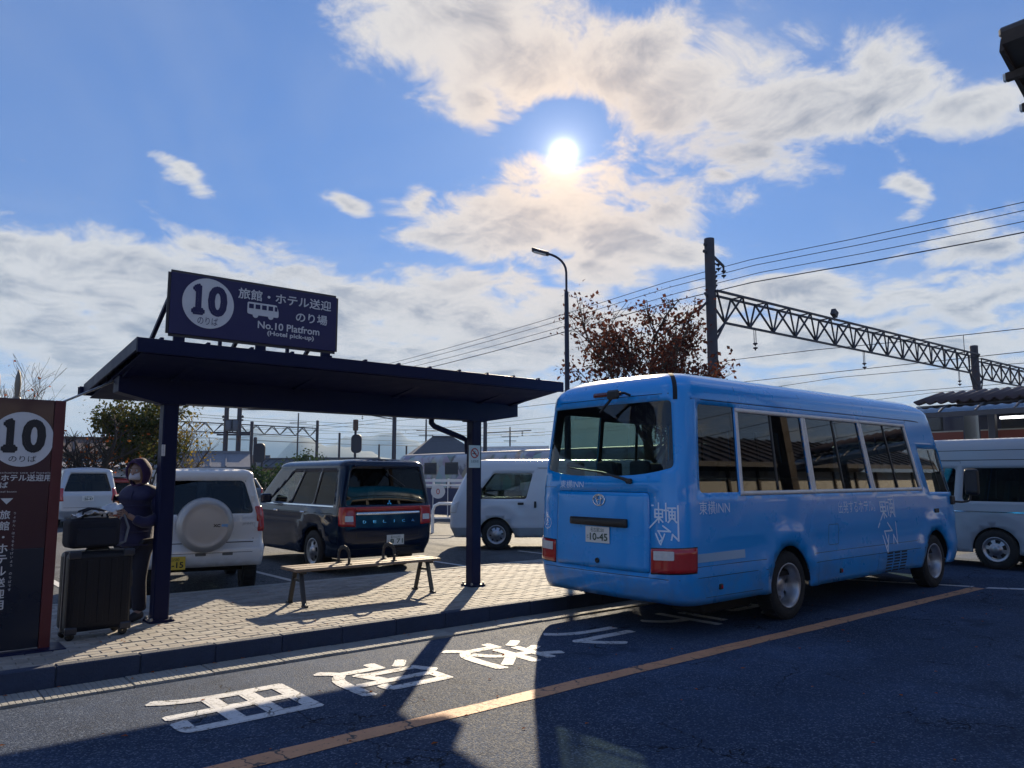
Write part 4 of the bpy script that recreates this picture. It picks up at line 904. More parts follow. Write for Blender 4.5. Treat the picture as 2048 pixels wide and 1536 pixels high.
for k in range(7):
    for j in range(3):
        z = .335 + .038 * k + .012; a = 4.33 + .21 * j; V, Fc = S.patch([(S.side(a), z), (S.side(a + .17), z), (S.side(a + .17), z + .02), (S.side(a), z + .02)], (), .003, fine=.2); m = MB(); m.add(V, Fc, True); m.build('vent_slot', GAPM, bus)
# lettering: the hotel's name, slogan and angular emblem
m = MB(); S.text(m, '東横INN', S.rear(.455), 1.51, .1, fit=(.40, .085)); m.build('name_lettering', LIGHTB, bus, recalc=False)
m = MB(); S.text(m, '東横INN', S.side(.60), 1.28, .1, fit=(.52, .13)); m.build('name_lettering', LIGHTB, bus, recalc=False)
m = MB(); S.text(m, '出発するホテル。', S.side(3.62), 1.215, .1, fit=(.96, .15)); m.build('slogan_lettering', LIGHTB, bus, recalc=False)
EMB = [(0, 1, 1, 1), (.12, .86, .44, .86), (.12, .72, .44, .72), (.12, .60, .44, .60), (.12, .86, .12, .60), (.44, .86, .44, .60), (.28, 1.08, .28, .42), (.28, .58, -.12, .22), (.28, .58, .44, .44),
       (.58, 1.08, .58, .48), (.50, .84, .66, .84), (.66, .92, .92, .92), (.70, .80, .90, .80), (.70, .68, .90, .68), (.70, .56, .90, .56), (.70, .80, .70, .56), (.90, .80, .90, .56), (.80, .92, .80, .56), (.74, .54, .66, .44), (.86, .54, .94, .44),
       (1, 1, 1, -.18), (1, -.18, .80, .02), (.80, .02, .76, -.16), (.44, .30, .72, .12), (.72, .12, .24, .12), (.24, .12, .42, -.16), (.14, .02, .30, -.30), (.42, -.16, .28, -.24), (.50, .02, .34, -.34)]
m = MB(); S.strokes(m, EMB, S.rear(-.715), 1.02, .285, .016); m.build('emblem_lettering', LIGHTB, bus, recalc=False)
EMB2 = [(a, b if b > .4 else .4 + (b - .4) * 1.27, c, d if d > .4 else .4 + (d - .4) * 1.27) for a, b, c, d in EMB]
m = MB(); S.strokes(m, EMB2, S.side(4.19), .855, .47, .021); m.build('emblem_lettering', LIGHTB, bus, recalc=False)
m = MB(); q = circle(S.rear(.855), 1.065, .065, 28); S.strip(m, q, .008, .004, True); S.text(m, '2', S.rear(.855), 1.065, .09, fit=(None, None)); m.build('fleet_number', LIGHTB, bus, recalc=False)
for right in (True, False):                                 # rain gutter, skirt joints, fuel flap, door gap details
    m = MB(); S.strip(m, [(S.side(x, right), 2.405) for x in np.linspace(.25, 6.1, 26)], .016, .010); m.build('rain_gutter', BLUE, bus)
    m = MB(); S.strip(m, [(S.side(x, right), 2.388) for x in np.linspace(.25, 6.1, 26)], .006, .002)
    for x in (1.11, 2.62, 4.16): S.strip(m, [(S.side(x, right), z) for z in (2.41, 2.55, 2.62)], .005, .0015)
    for x in (2.56, 4.10): S.strip(m, [(S.side(x, right), z) for z in np.linspace(.36, .62, 5)], .005, .0015)
    S.strip(m, [(S.side(x, right), .60) for x in np.linspace(2.5, 5.5, 20)], .006, .0015); S.strip(m, [(S.side(x, right), .60) for x in np.linspace(.30, 1.5, 10)], .006, .0015)
    S.strip(m, rounded([(S.side(2.86, right), .78), (S.side(3.10, right), .78), (S.side(3.10, right), 1.02), (S.side(2.86, right), 1.02)], .03), .006, .0015, True); m.build('panel_joint', GAPM, bus)
m = MB(); S.strip(m, [(S.rear(y), 2.445) for y in np.linspace(.93, -.93, 20)], .006, .0015); S.strip(m, [(S.rear(y), 1.475) for y in np.linspace(1.0, .72, 6)], .004, .0015); m.build('panel_joint', GAPM, bus)
# driver's mirror, wheel, dash, lamps
m = MB(); a = Vector(S.pos(S.side(6.62), 1.22, .0)); b = a + Vector((.26, -.14, .0)); c_ = b + Vector((.02, -.03, .13)); m.tube([a, a + Vector((.12, -.10, -.01)), b, b + Vector((.03, -.02, .03)), c_], .016, 8); m.box(a + Vector((.0, -.01, .02)), (.12, .05, .13), ch=.015); mo = m.build('mirror_arm', TRIM, bus)
bevel(MB().box(c_ + Vector((0, -.03, .16)), (.09, .20, .40)).build('driver_mirror', TRIM, bus), .045, 3)
m = MB(); mf = c_ + Vector((-.052, -.03, .17)); m.add([tuple(mf + Vector((0, yy, zz))) for yy, zz in rounded([(-.085, -.14), (.085, -.14), (.085, .14), (-.085, .14)], .03)], [tuple(range(20))]); m.build('mirror_glass', mat('mirror_dark', (.03, .035, .05), .15, spec=.8), mo)
m = MB(); ring_ = [Vector((6.05, -.50 + .20 * math.cos(t), 1.36 + .20 * math.sin(t))) + Vector((.10 * math.sin(t), 0, 0)) for t in np.linspace(0, 2 * math.pi, 25)]; m.tube(ring_, .014, 6, False); m.build('steering_wheel', TRIM, bus)
bevel(MB().box((6.40, 0, 1.05), (.45, 1.75, .45)).build('dashboard', LINING, bus), .05)
m = MB(); V, Fc = S.patch(rounded([(S.U - .90, .70), (S.U - .50, .70), (S.U - .50, .92), (S.U - .90, .95)], .03), (), .006, fine=.08); m.add(V, Fc, True); m.build('head_lamp', CLRL, bus)
MB().box((1.2, -.55, .30), (.9, .45, .28), ch=.03).build('spare_carrier', UNDER, bus); MB().box((3.2, .2, .32), (1.4, .5, .26), ch=.03).build('fuel_tank', UNDER, bus); MB().tube([(.25, .45, .32), (1.4, .45, .30), (2.6, .3, .30)], .04, 8).build('exhaust_pipe', UNDER, bus)
for x in (2.0, 5.94): MB().box((x, 0, .37), (.13, 1.7, .13)).build('axle', UNDER, bus)
# ---- parked cars
def tailset(S, y0, y1, z0, z1, m=None, off=.012, r=.02): return [('tail_lamp', rounded([(S.rear(s_ * y0), z0), (S.rear(s_ * y1), z0), (S.rear(s_ * y1), z1), (S.rear(s_ * y0), z1)], r), m or REDL, off) for s_ in (1, -1)]
DARK = mat('navy_pearl', (.003, .010, .032), .12, spec=.2, coat=.45, var=(1, .1)); TINT = glass_mat('privacy_glass', (.008, .012, .020), .35); CLEARG = glass_mat('clear_car_glass', (.45, .55, .52), .9)
def frontwins(S, front_z, y=.6): return [('windscreen', rounded([(S.U - y, front_z[0]), (S.U - .003, front_z[0]), (S.U - .003, front_z[1]), (S.U - y * .9, front_z[1])], .03), CLEARG), ('windscreen', rounded([(-S.U + .003, front_z[0]), (-S.U + y, front_z[0]), (-S.U + y * .9, front_z[1]), (-S.U + .003, front_z[1])], .03), CLEARG)]
SD = Shell(hw=[(.30, .84), (.55, .885), (.95, .895), (1.12, .88), (1.72, .80)], xr=[(.32, .10), (.48, .01), (.75, .0), (1.08, .02), (1.74, .11)], xf=[(.3, 4.60), (.55, 4.73), (.92, 4.68), (1.06, 4.40), (1.14, 3.70), (1.74, 2.85)], rr=.13, rf=.30, zb=.28, zr=1.76, ra=.22, rb=.11, raf=.35, rar=.15, bow=.03,
           bumps=(lambda u, v, S: flare(u, v - .02, S, (.98, 3.83)) * 1.3, lambda u, v, S: -.012 * np.exp(-((v - .90) / .02) ** 2) * np.clip((u - S.A - S.B) / .2, 0, 1)))
S = SD; w_ = [('rear_window', rrect(S, .80, -.80, 1.13, 1.72, .06, top=.06), TINT)]
for right in (True, False):
    w_ += [('quarter_window', rect(S, .30, 1.22, 1.13, 1.67, .05, right, slant=(.0, -.02)), TINT), ('rear_door_window', rect(S, 1.30, 2.36, 1.13, 1.67, .03, right), TINT),
           ('front_door_window', rounded([(S.side(2.45, right), 1.13), (S.side(3.62, right), 1.13), (S.side(3.62, right), 1.20), (S.side(3.15, right), 1.67), (S.side(2.45, right), 1.67)], .04), CLEARG)]
w_ += frontwins(S, (1.18, 1.68))
lm = [('tail_lamp', rounded([(S.rear(s_ * .62), .78), (S.rear(s_ * .875), .80), (S.rear(s_ * .875), 1.095), (S.rear(s_ * .62), 1.095)], .015), REDL, .012) for s_ in (1, -1)] + [('light_band', rounded([(S.rear(.615), 1.02), (S.rear(-.615), 1.02), (S.rear(-.615), 1.095), (S.rear(.615), 1.095)], .01), REDL, .011), ('chrome_band', rounded([(S.rear(.60), .965), (S.rear(-.60), .965), (S.rear(-.60), 1.005), (S.rear(.60), 1.005)], .01), CHROME, .016)]
gp = [([(S.rear(.60), .60), (S.rear(.60), .78)],), ([(S.rear(-.60), .60), (S.rear(-.60), .78)],), ([(S.rear(y), .60) for y in np.linspace(.60, -.60, 9)],), ([(S.rear(y), .42) for y in np.linspace(.85, -.85, 12)], .01)]
for right in (True, False): gp += [([(S.side(2.40, right), .40), (S.side(2.40, right), 1.70)],), ([(S.side(1.26, right), .50), (S.side(1.26, right), 1.70)],), ([(S.side(3.66, right), .50), (S.side(3.66, right), 1.12)],), ([(S.side(x, right), .985) for x in np.linspace(.3, 2.4, 8)], .012)]
dm = vehicle('parked_minivan', 'dark navy minivan with red light band, parked behind the bench', (6.75, 11.32, 0), R(90), S, DARK, w_, [arch(S, x, .36, .40, r_, .39) for x in (.98, 3.83) for r_ in (True, False)], .345, .225, [(.98, .79), (.98, -.79), (3.83, .79), (3.83, -.79)], 'spoke', TINT, lm, gp, 'minivan', 'vehicles in the car park', floor=.36, seats=[(x, y, .40) for x in (.9, 1.9, 2.8) for y in (.38, -.38)])
plate(dm, S, -.12, .545, ('富士山301', 'た', '8 71'), off=.012)
m = MB()
for i, c in enumerate('DELICA'): S.text(m, c, S.rear(.46 - .184 * i), .855, .05, .010, fit=(.058 if c != 'I' else .012, .042))
m.build('name_lettering', CHROME, dm, recalc=False)
m = MB(); q = S.pos(0.0, 1.155, .012)
for a in (90, 210, 330):
    c = Vector((0, math.cos(R(a)), math.sin(R(a)))); t = Vector((0, -c.z, c.y)); o_ = Vector(q); r_ = .042; P_ = [o_, o_ + c * r_ * .58 + t * r_ * .33, o_ + c * r_ * 1.15, o_ + c * r_ * .58 - t * r_ * .33]
    P_ += [p_ + Vector((-.006, 0, 0)) for p_ in P_]; m.add([tuple(p_) for p_ in P_], [(0, 1, 2, 3), (4, 5, 6, 7), (0, 1, 5, 4), (1, 2, 6, 5), (2, 3, 7, 6), (3, 0, 4, 7)])
m.build('badge', CHROME, dm)
for s_ in (1, -1):
    m = MB(); V, Fc = S.patch(rounded([(S.rear(s_ * .66), .865), (S.rear(s_ * .80), .865), (S.rear(s_ * .80), .955), (S.rear(s_ * .66), .955)], .012), (), .017, fine=.05); m.add(V, Fc, True); m.build('reversing_lamp', CLRL, dm)
    q = Vector(S.pos(S.side(3.42, s_ < 0), 1.14, .02)); bevel(MB().box(q + Vector((0, s_ * .11, .05)), (.10, .20, .17)).build('door_mirror', DARK, dm), .03, 2)
    m = MB(); S.strip(m, [(S.side(x, s_ < 0), 1.105) for x in np.linspace(.3, 3.6, 12)], .022, .006); m.build('belt_moulding', CHROME, dm)
    for x in (1.40, 2.52): q = Vector(S.pos(S.side(x, s_ < 0), .98, .012)); MB().box(q, (.16, .03, .03), ch=.008).build('door_handle', CHROME, dm)
m = MB(); V, Fc = S.patch([(S.rear(.70), 1.745), (S.rear(-.70), 1.745), (S.rear(-.70), 1.79), (S.rear(.70), 1.79)], (), .06, fine=.1); m.add(V, Fc, True); solid(m.build('roof_spoiler', DARK, dm), .05, 0)
m = MB(); S = SD; m.tube([Vector(S.pos(S.rear(.02), 1.70, .03)), Vector(S.pos(S.rear(.0), 1.62, .05)), Vector(S.pos(S.rear(-.34), 1.42, .035))], [.016, .012, .006], 6); m.build('rear_wiper', TRIM, dm)
# ---- small white off-roader with its spare wheel on the back
WHITE = mat('car_white', (.74, .77, .80), .30, coat=.7, var=(1, .06)); COVER = mat('wheel_cover_silver', (.42, .41, .40), .38, .35, var=(3, .12)); GREYC = mat('grey_cladding', (.30, .32, .34), .5)
SJ = Shell(hw=[(.40, .70), (.62, .735), (.9, .735), (1.10, .72), (1.56, .605)], xr=[(.40, .02), (.55, -.03), (.68, -.02), (.72, .05), (1.06, .06), (1.58, .15)], xf=[(.40, 3.30), (.6, 3.36), (.92, 3.30), (1.04, 2.30), (1.58, 1.95)], rr=.075, rf=.16, zb=.42, zr=1.60, ra=.14, rb=.09, raf=.25, rar=.10, bow=.015, bumps=(lambda u, v, S: flare(u, v - .02, S, (.70, 2.80)) * 1.2,))
S = SJ; w_ = [('rear_window', rrect(S, .62, -.62, 1.10, 1.54, .07, top=.04), glass_mat('dark_car_glass', (.08, .10, .13), .45))]
for right in (True, False): w_ += [('quarter_window', rect(S, .25, 1.05, 1.10, 1.50, .06, right), TINT), ('door_window', rounded([(S.side(1.15, right), 1.10), (S.side(2.20, right), 1.10), (S.side(1.98, right), 1.50), (S.side(1.15, right), 1.50)], .04), CLEARG)]
w_ += frontwins(S, (1.08, 1.52), .5)
lm = [('tail_lamp', rounded([(S.rear(s_ * .655), .86), (S.rear(s_ * .734), .86), (S.rear(s_ * .725), 1.19), (S.rear(s_ * .645), 1.19)], .015), REDL, .018) for s_ in (1, -1)]
gp = [([(S.rear(.56), .74), (S.rear(.56), 1.10)],), ([(S.rear(-.60), .76), (S.rear(-.60), 1.54)],), ([(S.rear(y), .725) for y in np.linspace(.73, -.73, 12)], .012), ([(S.rear(y), .60) for y in np.linspace(.70, -.70, 12)], .006)]
jm = vehicle('parked_offroader', 'small white off-roader with a silver spare wheel cover on its back', (3.46, 10.44, 0), R(76), S, WHITE, w_, [arch(S, x, .36, .40, r_, .38) for x in (.70, 2.80) for r_ in (True, False)], .345, .19, [(.70, .62), (.70, -.62), (2.80, .62), (2.80, -.62)], 'disc', None, lm, gp, 'car', 'vehicles in the car park', floor=.48, seats=[(x, y, .45) for x in (.75, 1.55) for y in (.30, -.30)])
m = MB(); m.lathe([(.001, -.235), (.20, -.235), (.255, -.228), (.272, -.236), (.285, -.228), (.335, -.195), (.352, -.14), (.352, -.02), (.33, .0)], (-.01, .02, .97), 'X', 48); sc = m.build('spare_wheel_cover', COVER, jm)
mb = MB(); bold(mb, 'XC', (-.2465, -.115, .965), (0, -1, 0), (0, 0, 1), .05, .003, fit=(.085, .04), nrm=(-1, 0, 0)); mb.build('cover_lettering', TRIM, sc, recalc=False); mb = MB(); bold(mb, '4WD', (-.2465, -.21, .965), (0, -1, 0), (0, 0, 1), .05, .003, fit=(.085, .04), nrm=(-1, 0, 0)); mb.build('cover_lettering', mat('print_blue', (.15, .40, .75), .4), sc, recalc=False)
plate(jm, S, .40, .50, ('富士山580', 'さ', '32-15'), PLATEY, mat('plate_black', (.012, .012, .012), .5), .035)
for y in (.05, -.28): q = S.pos(S.rear(y), .585, .004); MB().box(tuple(q), (.012, .13, .04), ch=.005).build('bumper_reflector', mat('reflector_dark', (.10, .11, .12), .3), jm)
q = S.pos(S.rear(.50), .98, .01); bevel(MB().box(tuple(q), (.03, .14, .05)).build('door_handle', GREYC, jm), .01)
mb = MB(); S.text(mb, 'JIMNY', S.rear(-.53), .96, .05, .006, fit=(.14, .035)); mb.build('name_lettering', GREYC, jm, recalc=False)
m = MB(); m.tube([(.15, -.35, .42), (.15, .35, .42)], .03, 8); m.build('tow_bar', UNDER, jm); MB().box((.70, 0, .36), (.12, 1.2, .12)).build('axle', UNDER, jm)
m = MB(); m.tube([Vector(S.pos(S.rear(.35), 1.08, .02)), Vector(S.pos(S.rear(.30), 1.14, .04)), Vector(S.pos(S.rear(-.10), 1.16, .03))], [.014, .010, .006], 6); m.build('rear_wiper', TRIM, jm)
for z in (.95, 1.30): q = S.pos(S.rear(-.64), z, .004); MB().box(tuple(q), (.03, .05, .09), ch=.008).build('door_hinge', WHITE, jm)
# ---- white panel van behind the right post
VWHITE = mat('van_white', (.60, .62, .66), .35, coat=.4, var=(.8, .08))
def van_shell(high): 
    zr_, rb = (1.80, .16) if not high else (2.06, .20)
    return Shell(hw=[(.25, .80), (.5, .84), (1.0, .845), (zr_, .775)], xr=[(.3, .06), (.5, .0), (1.0, .02), (zr_, .14)], xf=[(.3, 4.58), (.5, 4.68), (.95, 4.66), (1.12, 4.60), (1.80, 4.26), (zr_ + .001, 4.14)], rr=.11, rf=.16, zb=.27, zr=zr_, ra=.18, rb=rb, raf=.35, rar=.15, bow=.02,
                 bumps=(lambda u, v, S: -.012 * np.exp(-((v - 1.02) / .012) ** 2) * np.clip((u - S.A - S.B) / .2, 0, 1), lambda u, v, S: -.008 * np.exp(-((v - .62) / .012) ** 2) * np.clip((u - S.A - S.B) / .2, 0, 1), lambda u, v, S: flare(u, v - .02, S, (1.08, 3.65))))
S = van_shell(False); w_ = frontwins(S, (1.14, 1.76), .62) + [('rear_window', rrect(S, .62, -.62, 1.12, 1.62, .06), TINT)]
for right in (True, False): w_ += [('door_window', rounded([(S.side(3.02, right), 1.10), (S.side(4.10, right), 1.10), (S.side(4.14, right), 1.20), (S.side(3.98, right), 1.66), (S.side(3.02, right), 1.66)], .05), CLEARG)]
gp = []
for right in (True, False): gp += [([(S.side(2.95, right), .36), (S.side(2.95, right), 1.76)],), ([(S.side(1.72, right), .40), (S.side(1.72, right), 1.76), (S.side(2.92, right), 1.76)],), ([(S.side(4.08, right), .75), (S.side(4.08, right), 1.12)],), ([(S.side(x, right), 1.78) for x in (.3, 2.95)], .006)]
lmv = [('head_lamp', rounded([(S.U - .92, .80), (S.U - .50, .80), (S.U - .50, .95), (S.U - .95, 1.05)], .03), CLRL, .010), ('head_lamp', rounded([(-S.U + .92, .80), (-S.U + .50, .80), (-S.U + .50, .95), (-S.U + .95, 1.05)], .03), CLRL, .010)] + tailset(S, .70, .838, .75, 1.10)
hd = R(139.5); fwv = Vector((math.cos(hd), math.sin(hd), 0)); lfv = Vector((-fwv.y, fwv.x, 0)); wc = Vector((10.42, 13.54, 0)); o_ = wc - fwv * 3.95 - lfv * .80
vn = vehicle('parked_van', 'white panel van parked behind the right shelter post', tuple(o_), hd, S, VWHITE, w_, [arch(S, x, .34, .37, r_, .36) for x in (1.08, 3.65) for r_ in (True, False)], .33, .20, [(1.08, .72), (1.08, -.72), (3.65, .72), (3.65, -.72)], 'disc', TINT, lmv, gp, 'van', 'vehicles in the car park', floor=.38, seats=[(2.9, .4, .55), (2.9, -.4, .55)], lower=(.50, GREYC))
for s_ in (1, -1):
    for x, z in ((3.12, 1.0), (2.80, .98)): q = Vector(S.pos(S.side(x, s_ < 0), z, .012)); MB().box(q, (.13 if x > 3 else .05, .03, .05 if x > 3 else .14), ch=.008).build('door_handle', TRIM, vn)
    q = Vector(S.pos(S.side(4.0, s_ < 0), 1.14, .0)); bevel(MB().box(q + Vector((.05, s_ * .13, .10)), (.09, .17, .24)).build('door_mirror', TRIM, vn), .03, 2)
# ---- silver high-roof van beyond the bus
SILV = mat('van_silver', (.38, .41, .46), .40, .0, coat=.2, var=(.8, .08)); S = van_shell(True); SMOKE = glass_mat('smoked_glass', (.10, .13, .14), 1.15)
w_ = frontwins(S, (1.14, 1.76), .62) + [('rear_window', rrect(S, .62, -.62, 1.12, 1.80, .06), TINT)]
for right in (True, False): w_ += [('rear_side_window', rect(S, .32, 1.58, 1.16, 1.74, .07, right), SMOKE), ('sliding_door_window', rect(S, 1.72, 2.88, 1.16, 1.74, .07, right), SMOKE), ('door_window', rounded([(S.side(3.02, right), 1.10), (S.side(4.10, right), 1.10), (S.side(4.14, right), 1.20), (S.side(3.98, right), 1.66), (S.side(3.02, right), 1.66)], .05), CLEARG)]
gp = []
for right in (True, False): gp += [([(S.side(2.95, right), .36), (S.side(2.95, right), 1.86)],), ([(S.side(1.65, right), .40), (S.side(1.65, right), 1.86), (S.side(2.92, right), 1.86)],), ([(S.side(x, right), 1.88) for x in np.linspace(.3, 3.4, 10)], .012), ([(S.side(x, right), 2.05) for x in np.linspace(.3, 3.2, 10)], .010)]
hv = vehicle('parked_van', 'silver high-roof van with smoked windows at the right edge beyond the bus', (15.88, 3.98, 0), R(90), S, SILV, w_, [arch(S, x, .34, .38, r_, .37) for x in (1.08, 3.65) for r_ in (True, False)], .34, .20, [(1.08, .74), (1.08, -.74), (3.65, .74), (3.65, -.74)], 'spoke', SMOKE, tailset(S, .70, .838, .75, 1.15), gp, 'van', 'vehicles in the car park', floor=.38, seats=[(x, y, .5) for x in (1.0, 1.9, 2.9) for y in (.4, -.4)])
for s_ in (1, -1):
    m = MB(); S.strip(m, [(S.side(x, s_ < 0), .98) for x in np.linspace(.25, 4.0, 14)], .018, .006); m.build('side_moulding', CHROME, hv)
# ---- silver minivan and others farther back
SN = Shell(hw=[(.30, .80), (.6, .845), (1.0, .845), (1.70, .70)], xr=[(.32, .08), (.5, .0), (1.0, .03), (1.72, .18)], xf=[(.3, 4.45), (.55, 4.58), (.90, 4.5), (1.05, 3.7), (1.72, 2.9)], rr=.17, rf=.30, zb=.26, zr=1.72, ra=.26, rb=.13, raf=.35, rar=.20, bow=.04)
S = SN; w_ = [('rear_window', rrect(S, .70, -.70, 1.12, 1.68, .06, top=.06), glass_mat('dark_car_glass', (.08, .10, .13), .45))] + frontwins(S, (1.12, 1.66))
for right in (True, False): w_ += [('quarter_window', rect(S, .30, 1.22, 1.10, 1.62, .05, right), TINT), ('rear_door_window', rect(S, 1.30, 2.36, 1.10, 1.62, .03, right), TINT), ('front_door_window', rounded([(S.side(2.45, right), 1.10), (S.side(3.55, right), 1.10), (S.side(3.1, right), 1.62), (S.side(2.45, right), 1.62)], .04), CLEARG)]
lm = [('tail_lamp', rounded([(S.rear(s_ * .66), .82), (S.rear(s_ * .842), .82), (S.rear(s_ * .80), 1.22), (S.rear(s_ * .72), 1.22)], .015), REDL, .012) for s_ in (1, -1)]
q = at(176, 1000, 24.2); SILV2 = mat('car_silver', (.46, .48, .52), .30, .4, coat=.6)
sm = vehicle('parked_minivan', 'silver minivan seen from behind, far back left of the hooded person', (q.x, q.y, 0), R(86), S, SILV2, w_, [arch(S, x, .33, .36, r_, .36) for x in (.98, 3.75) for r_ in (True, False)], .32, .2, [(.98, .74), (.98, -.74), (3.75, .74), (3.75, -.74)], 'spoke', TINT, lm, [([(S.rear(y), .62) for y in np.linspace(.8, -.8, 12)], .01)], 'minivan', 'vehicles in the car park', floor=.36, seats=[(x, y, .4) for x in (.9, 1.9, 2.8) for y in (.38, -.38)])
plate(sm, S, 0, .90, ('山梨500', 'す', '26-47'))
SH_ = Shell(hw=[(.30, .78), (.6, .82), (.95, .82), (1.42, .62)], xr=[(.3, .08), (.5, .0), (.9, .02), (1.44, .30)], xf=[(.3, 3.7), (.5, 3.8), (.78, 3.72), (.95, 2.95), (1.44, 2.2)], rr=.20, rf=.35, zb=.24, zr=1.42, ra=.28, rb=.10, raf=.3, rar=.2, bow=.05); S = SH_
w2 = [('rear_window', rrect(S, .60, -.60, .98, 1.36, .06, top=.06), TINT)] + frontwins(S, (1.0, 1.38), .5)
for right in (True, False): w2 += [('rear_door_window', rect(S, .75, 1.55, .95, 1.32, .04, right), TINT), ('front_door_window', rounded([(S.side(1.63, right), .95), (S.side(2.75, right), .95), (S.side(2.3, right), 1.32), (S.side(1.63, right), 1.32)], .04), CLEARG)]
lm2 = [('tail_lamp', rounded([(S.rear(s_ * .62), .70), (S.rear(s_ * .815), .72), (S.rear(s_ * .80), 1.0), (S.rear(s_ * .66), .98)], .015), REDL, .012) for s_ in (1, -1)]
for (px, D_, h_, m_, lb) in ((238, 27.5, 88, mat('car_red', (.35, .02, .02), .3, coat=.6), 'small red hatchback half hidden behind the hooded person'), (262, 33.0, 80, WHITE, 'small white hatchback far back behind the hooded person'), (500, 40.0, 100, mat('car_blue_grey', (.08, .11, .15), .3, coat=.6), 'small grey-blue car far back between the white and the dark parked cars')):
    q = at(px, 1000, D_); vehicle('parked_hatchback', lb, (q.x, q.y, 0), R(h_), S, m_, w2, [arch(S, x, .30, .34, r_, .34) for x in (.7, 3.0) for r_ in (True, False)], .30, .19, [(.7, .70), (.7, -.70), (3.0, .70), (3.0, -.70)], 'spoke', TINT, lm2, (), 'car', 'vehicles in the car park', floor=.34, seats=[(x, y, .3) for x in (.8, 1.7) for y in (.35, -.35)])
# ------------------------------------------------------------------ luggage and the waiting person
SHELL = mat('case_black', (.004, .005, .010), .45, spec=.3, var=(5, .3), bump=(70, .1)); FABRIC = mat('bag_fabric', (.010, .012, .022), .9, bump=(140, .3)); ZIPM = mat('zip_metal', (.30, .31, .33), .35, .8)
su = empty('suitcase', (1.69, 8.03, Z_W), R(4), 'large black hard-shell suitcase standing beside the maroon panel', 'suitcase')
for y, d in ((-.085, .165), (.085, .165)):
    bevel(MB().box((0, y, .42), (.54, d, .70)).build('half_shell', SHELL, su), .05, 3)
for k in range(5): bevel(MB().box((-.2 + .1 * k, -.168, .42), (.05, .012, .56)).build('rib', SHELL, su), .004)
MB().box((0, 0, .42), (.546, .012, .706), ch=.003).build('zip', ZIPM, su)
for x in (-.22, .22):
    for y in (-.11, .11):
        w = MB(); w.lathe([(.008, -.018), (.034, -.018), (.038, -.01), (.038, .01), (.034, .018), (.008, .018)], (x, y, .038), 'Y', 16); w.box((x, y, .065), (.05, .06, .03), ch=.008); w.build('castor', TRIM, su)
for x in (-.225, .225):
    for z in (.09, .75): bevel(MB().box((x, -.155, z), (.10, .04, .07)).build('corner_guard', mat('case_guard', (.03, .035, .05), .3, .3), su), .015, 2)
hmb = MB(); hmb.tube([(-.10, 0, .765), (-.09, 0, .785), (.09, 0, .785), (.10, 0, .765)], .012, 8); hmb.build('top_handle', TRIM, su)
hb = MB(); hb.tube([(.275, -.01, .40), (.305, -.01, .42), (.305, -.01, .56), (.275, -.01, .58)], .011, 8); hb.build('side_handle', TRIM, su)
sb = empty('shoulder_bag', (1.63, 8.03, Z_W + .79), R(7), 'soft black bag lying on top of the large suitcase', 'bag')
bevel(MB().box((0, 0, .145), (.44, .24, .27)).build('bag_body', FABRIC, sb), .05, 3)
bevel(MB().box((0, -.125, .11), (.34, .03, .16)).build('front_pocket', FABRIC, sb), .015, 2)
z_ = MB(); z_.tube([(-.20, -.06, .277), (-.1, -.07, .284), (.1, -.07, .284), (.20, -.06, .277)], .004, 6); z_.build('zip', ZIPM, sb)
for y in (-.08, .08):
    z_ = MB(); z_.tube([(-.11, y, .27), (-.10, y * .7, .335), (-.03, y * .5, .36), (.04, y * .5, .355), (.10, y * .7, .33), (.11, y, .27)], .011, 8); z_.build('carry_handle', FABRIC, sb)
z_ = MB(); z_.tube([(.215, -.03, .24), (.26, -.05, .30), (.30, -.06, .18), (.27, -.08, .05), (.225, -.06, .03)], .012, 8); z_.build('shoulder_strap', mat('strap_grey', (.16, .17, .19), .8), sb)
# crumpled plastic bag on top
PLAS = mat('thin_plastic', (.55, .58, .62), .25, spec=.6)
rg = random.Random(4); nx, ny = 16, 9; V = []
for j in range(ny):
    for i in range(nx):
        a, b = i / (nx - 1), j / (ny - 1); V.append((-.19 + .40 * a + rg.uniform(-.008, .008), -.10 + .2 * b + rg.uniform(-.008, .008), .012 + .05 * a * a + .03 * rg.random() + .02 * math.sin(6 * a + 3 * b)))
pbm = MB(); pbm.add(V, [(j * nx + i, j * nx + i + 1, (j + 1) * nx + i + 1, (j + 1) * nx + i) for j in range(ny - 1) for i in range(nx - 1)], True)
pb = pbm.build('plastic_bag', PLAS, None, (1.66, 8.03, Z_W + .79 + .285), (0, R(-6), R(10))); tag(pb, 'crumpled pale plastic bag lying on the soft black bag', 'plastic bag'); solid(pb, .002, 0)

def skin(name, pts, edges, m, parent, root=0, sub=2):
    """Continuous surface grown round a skeleton: pts are (x, y, z, rx, ry)."""
    me = bpy.data.meshes.new(name); me.from_pydata([p[:3] for p in pts], edges, []); o = bpy.data.objects.new(name, me); COL.objects.link(o)
    md = o.modifiers.new('skin', 'SKIN'); md.use_smooth_shade = True
    for i, p in enumerate(pts):
        sv = me.skin_vertices[0].data[i]; sv.radius = (p[3], p[4] if len(p) > 4 else p[3]); sv.use_root = i == root
    ms = o.modifiers.new('sub', 'SUBSURF'); ms.levels = sub; ms.render_levels = sub
    dg = bpy.context.evaluated_depsgraph_get(); nm = bpy.data.meshes.new_from_object(o.evaluated_get(dg)); bpy.data.objects.remove(o)
    nm.materials.clear(); nm.materials.append(m); nm.polygons.foreach_set('use_smooth', [True] * len(nm.polygons)); return link(name, nm, parent)
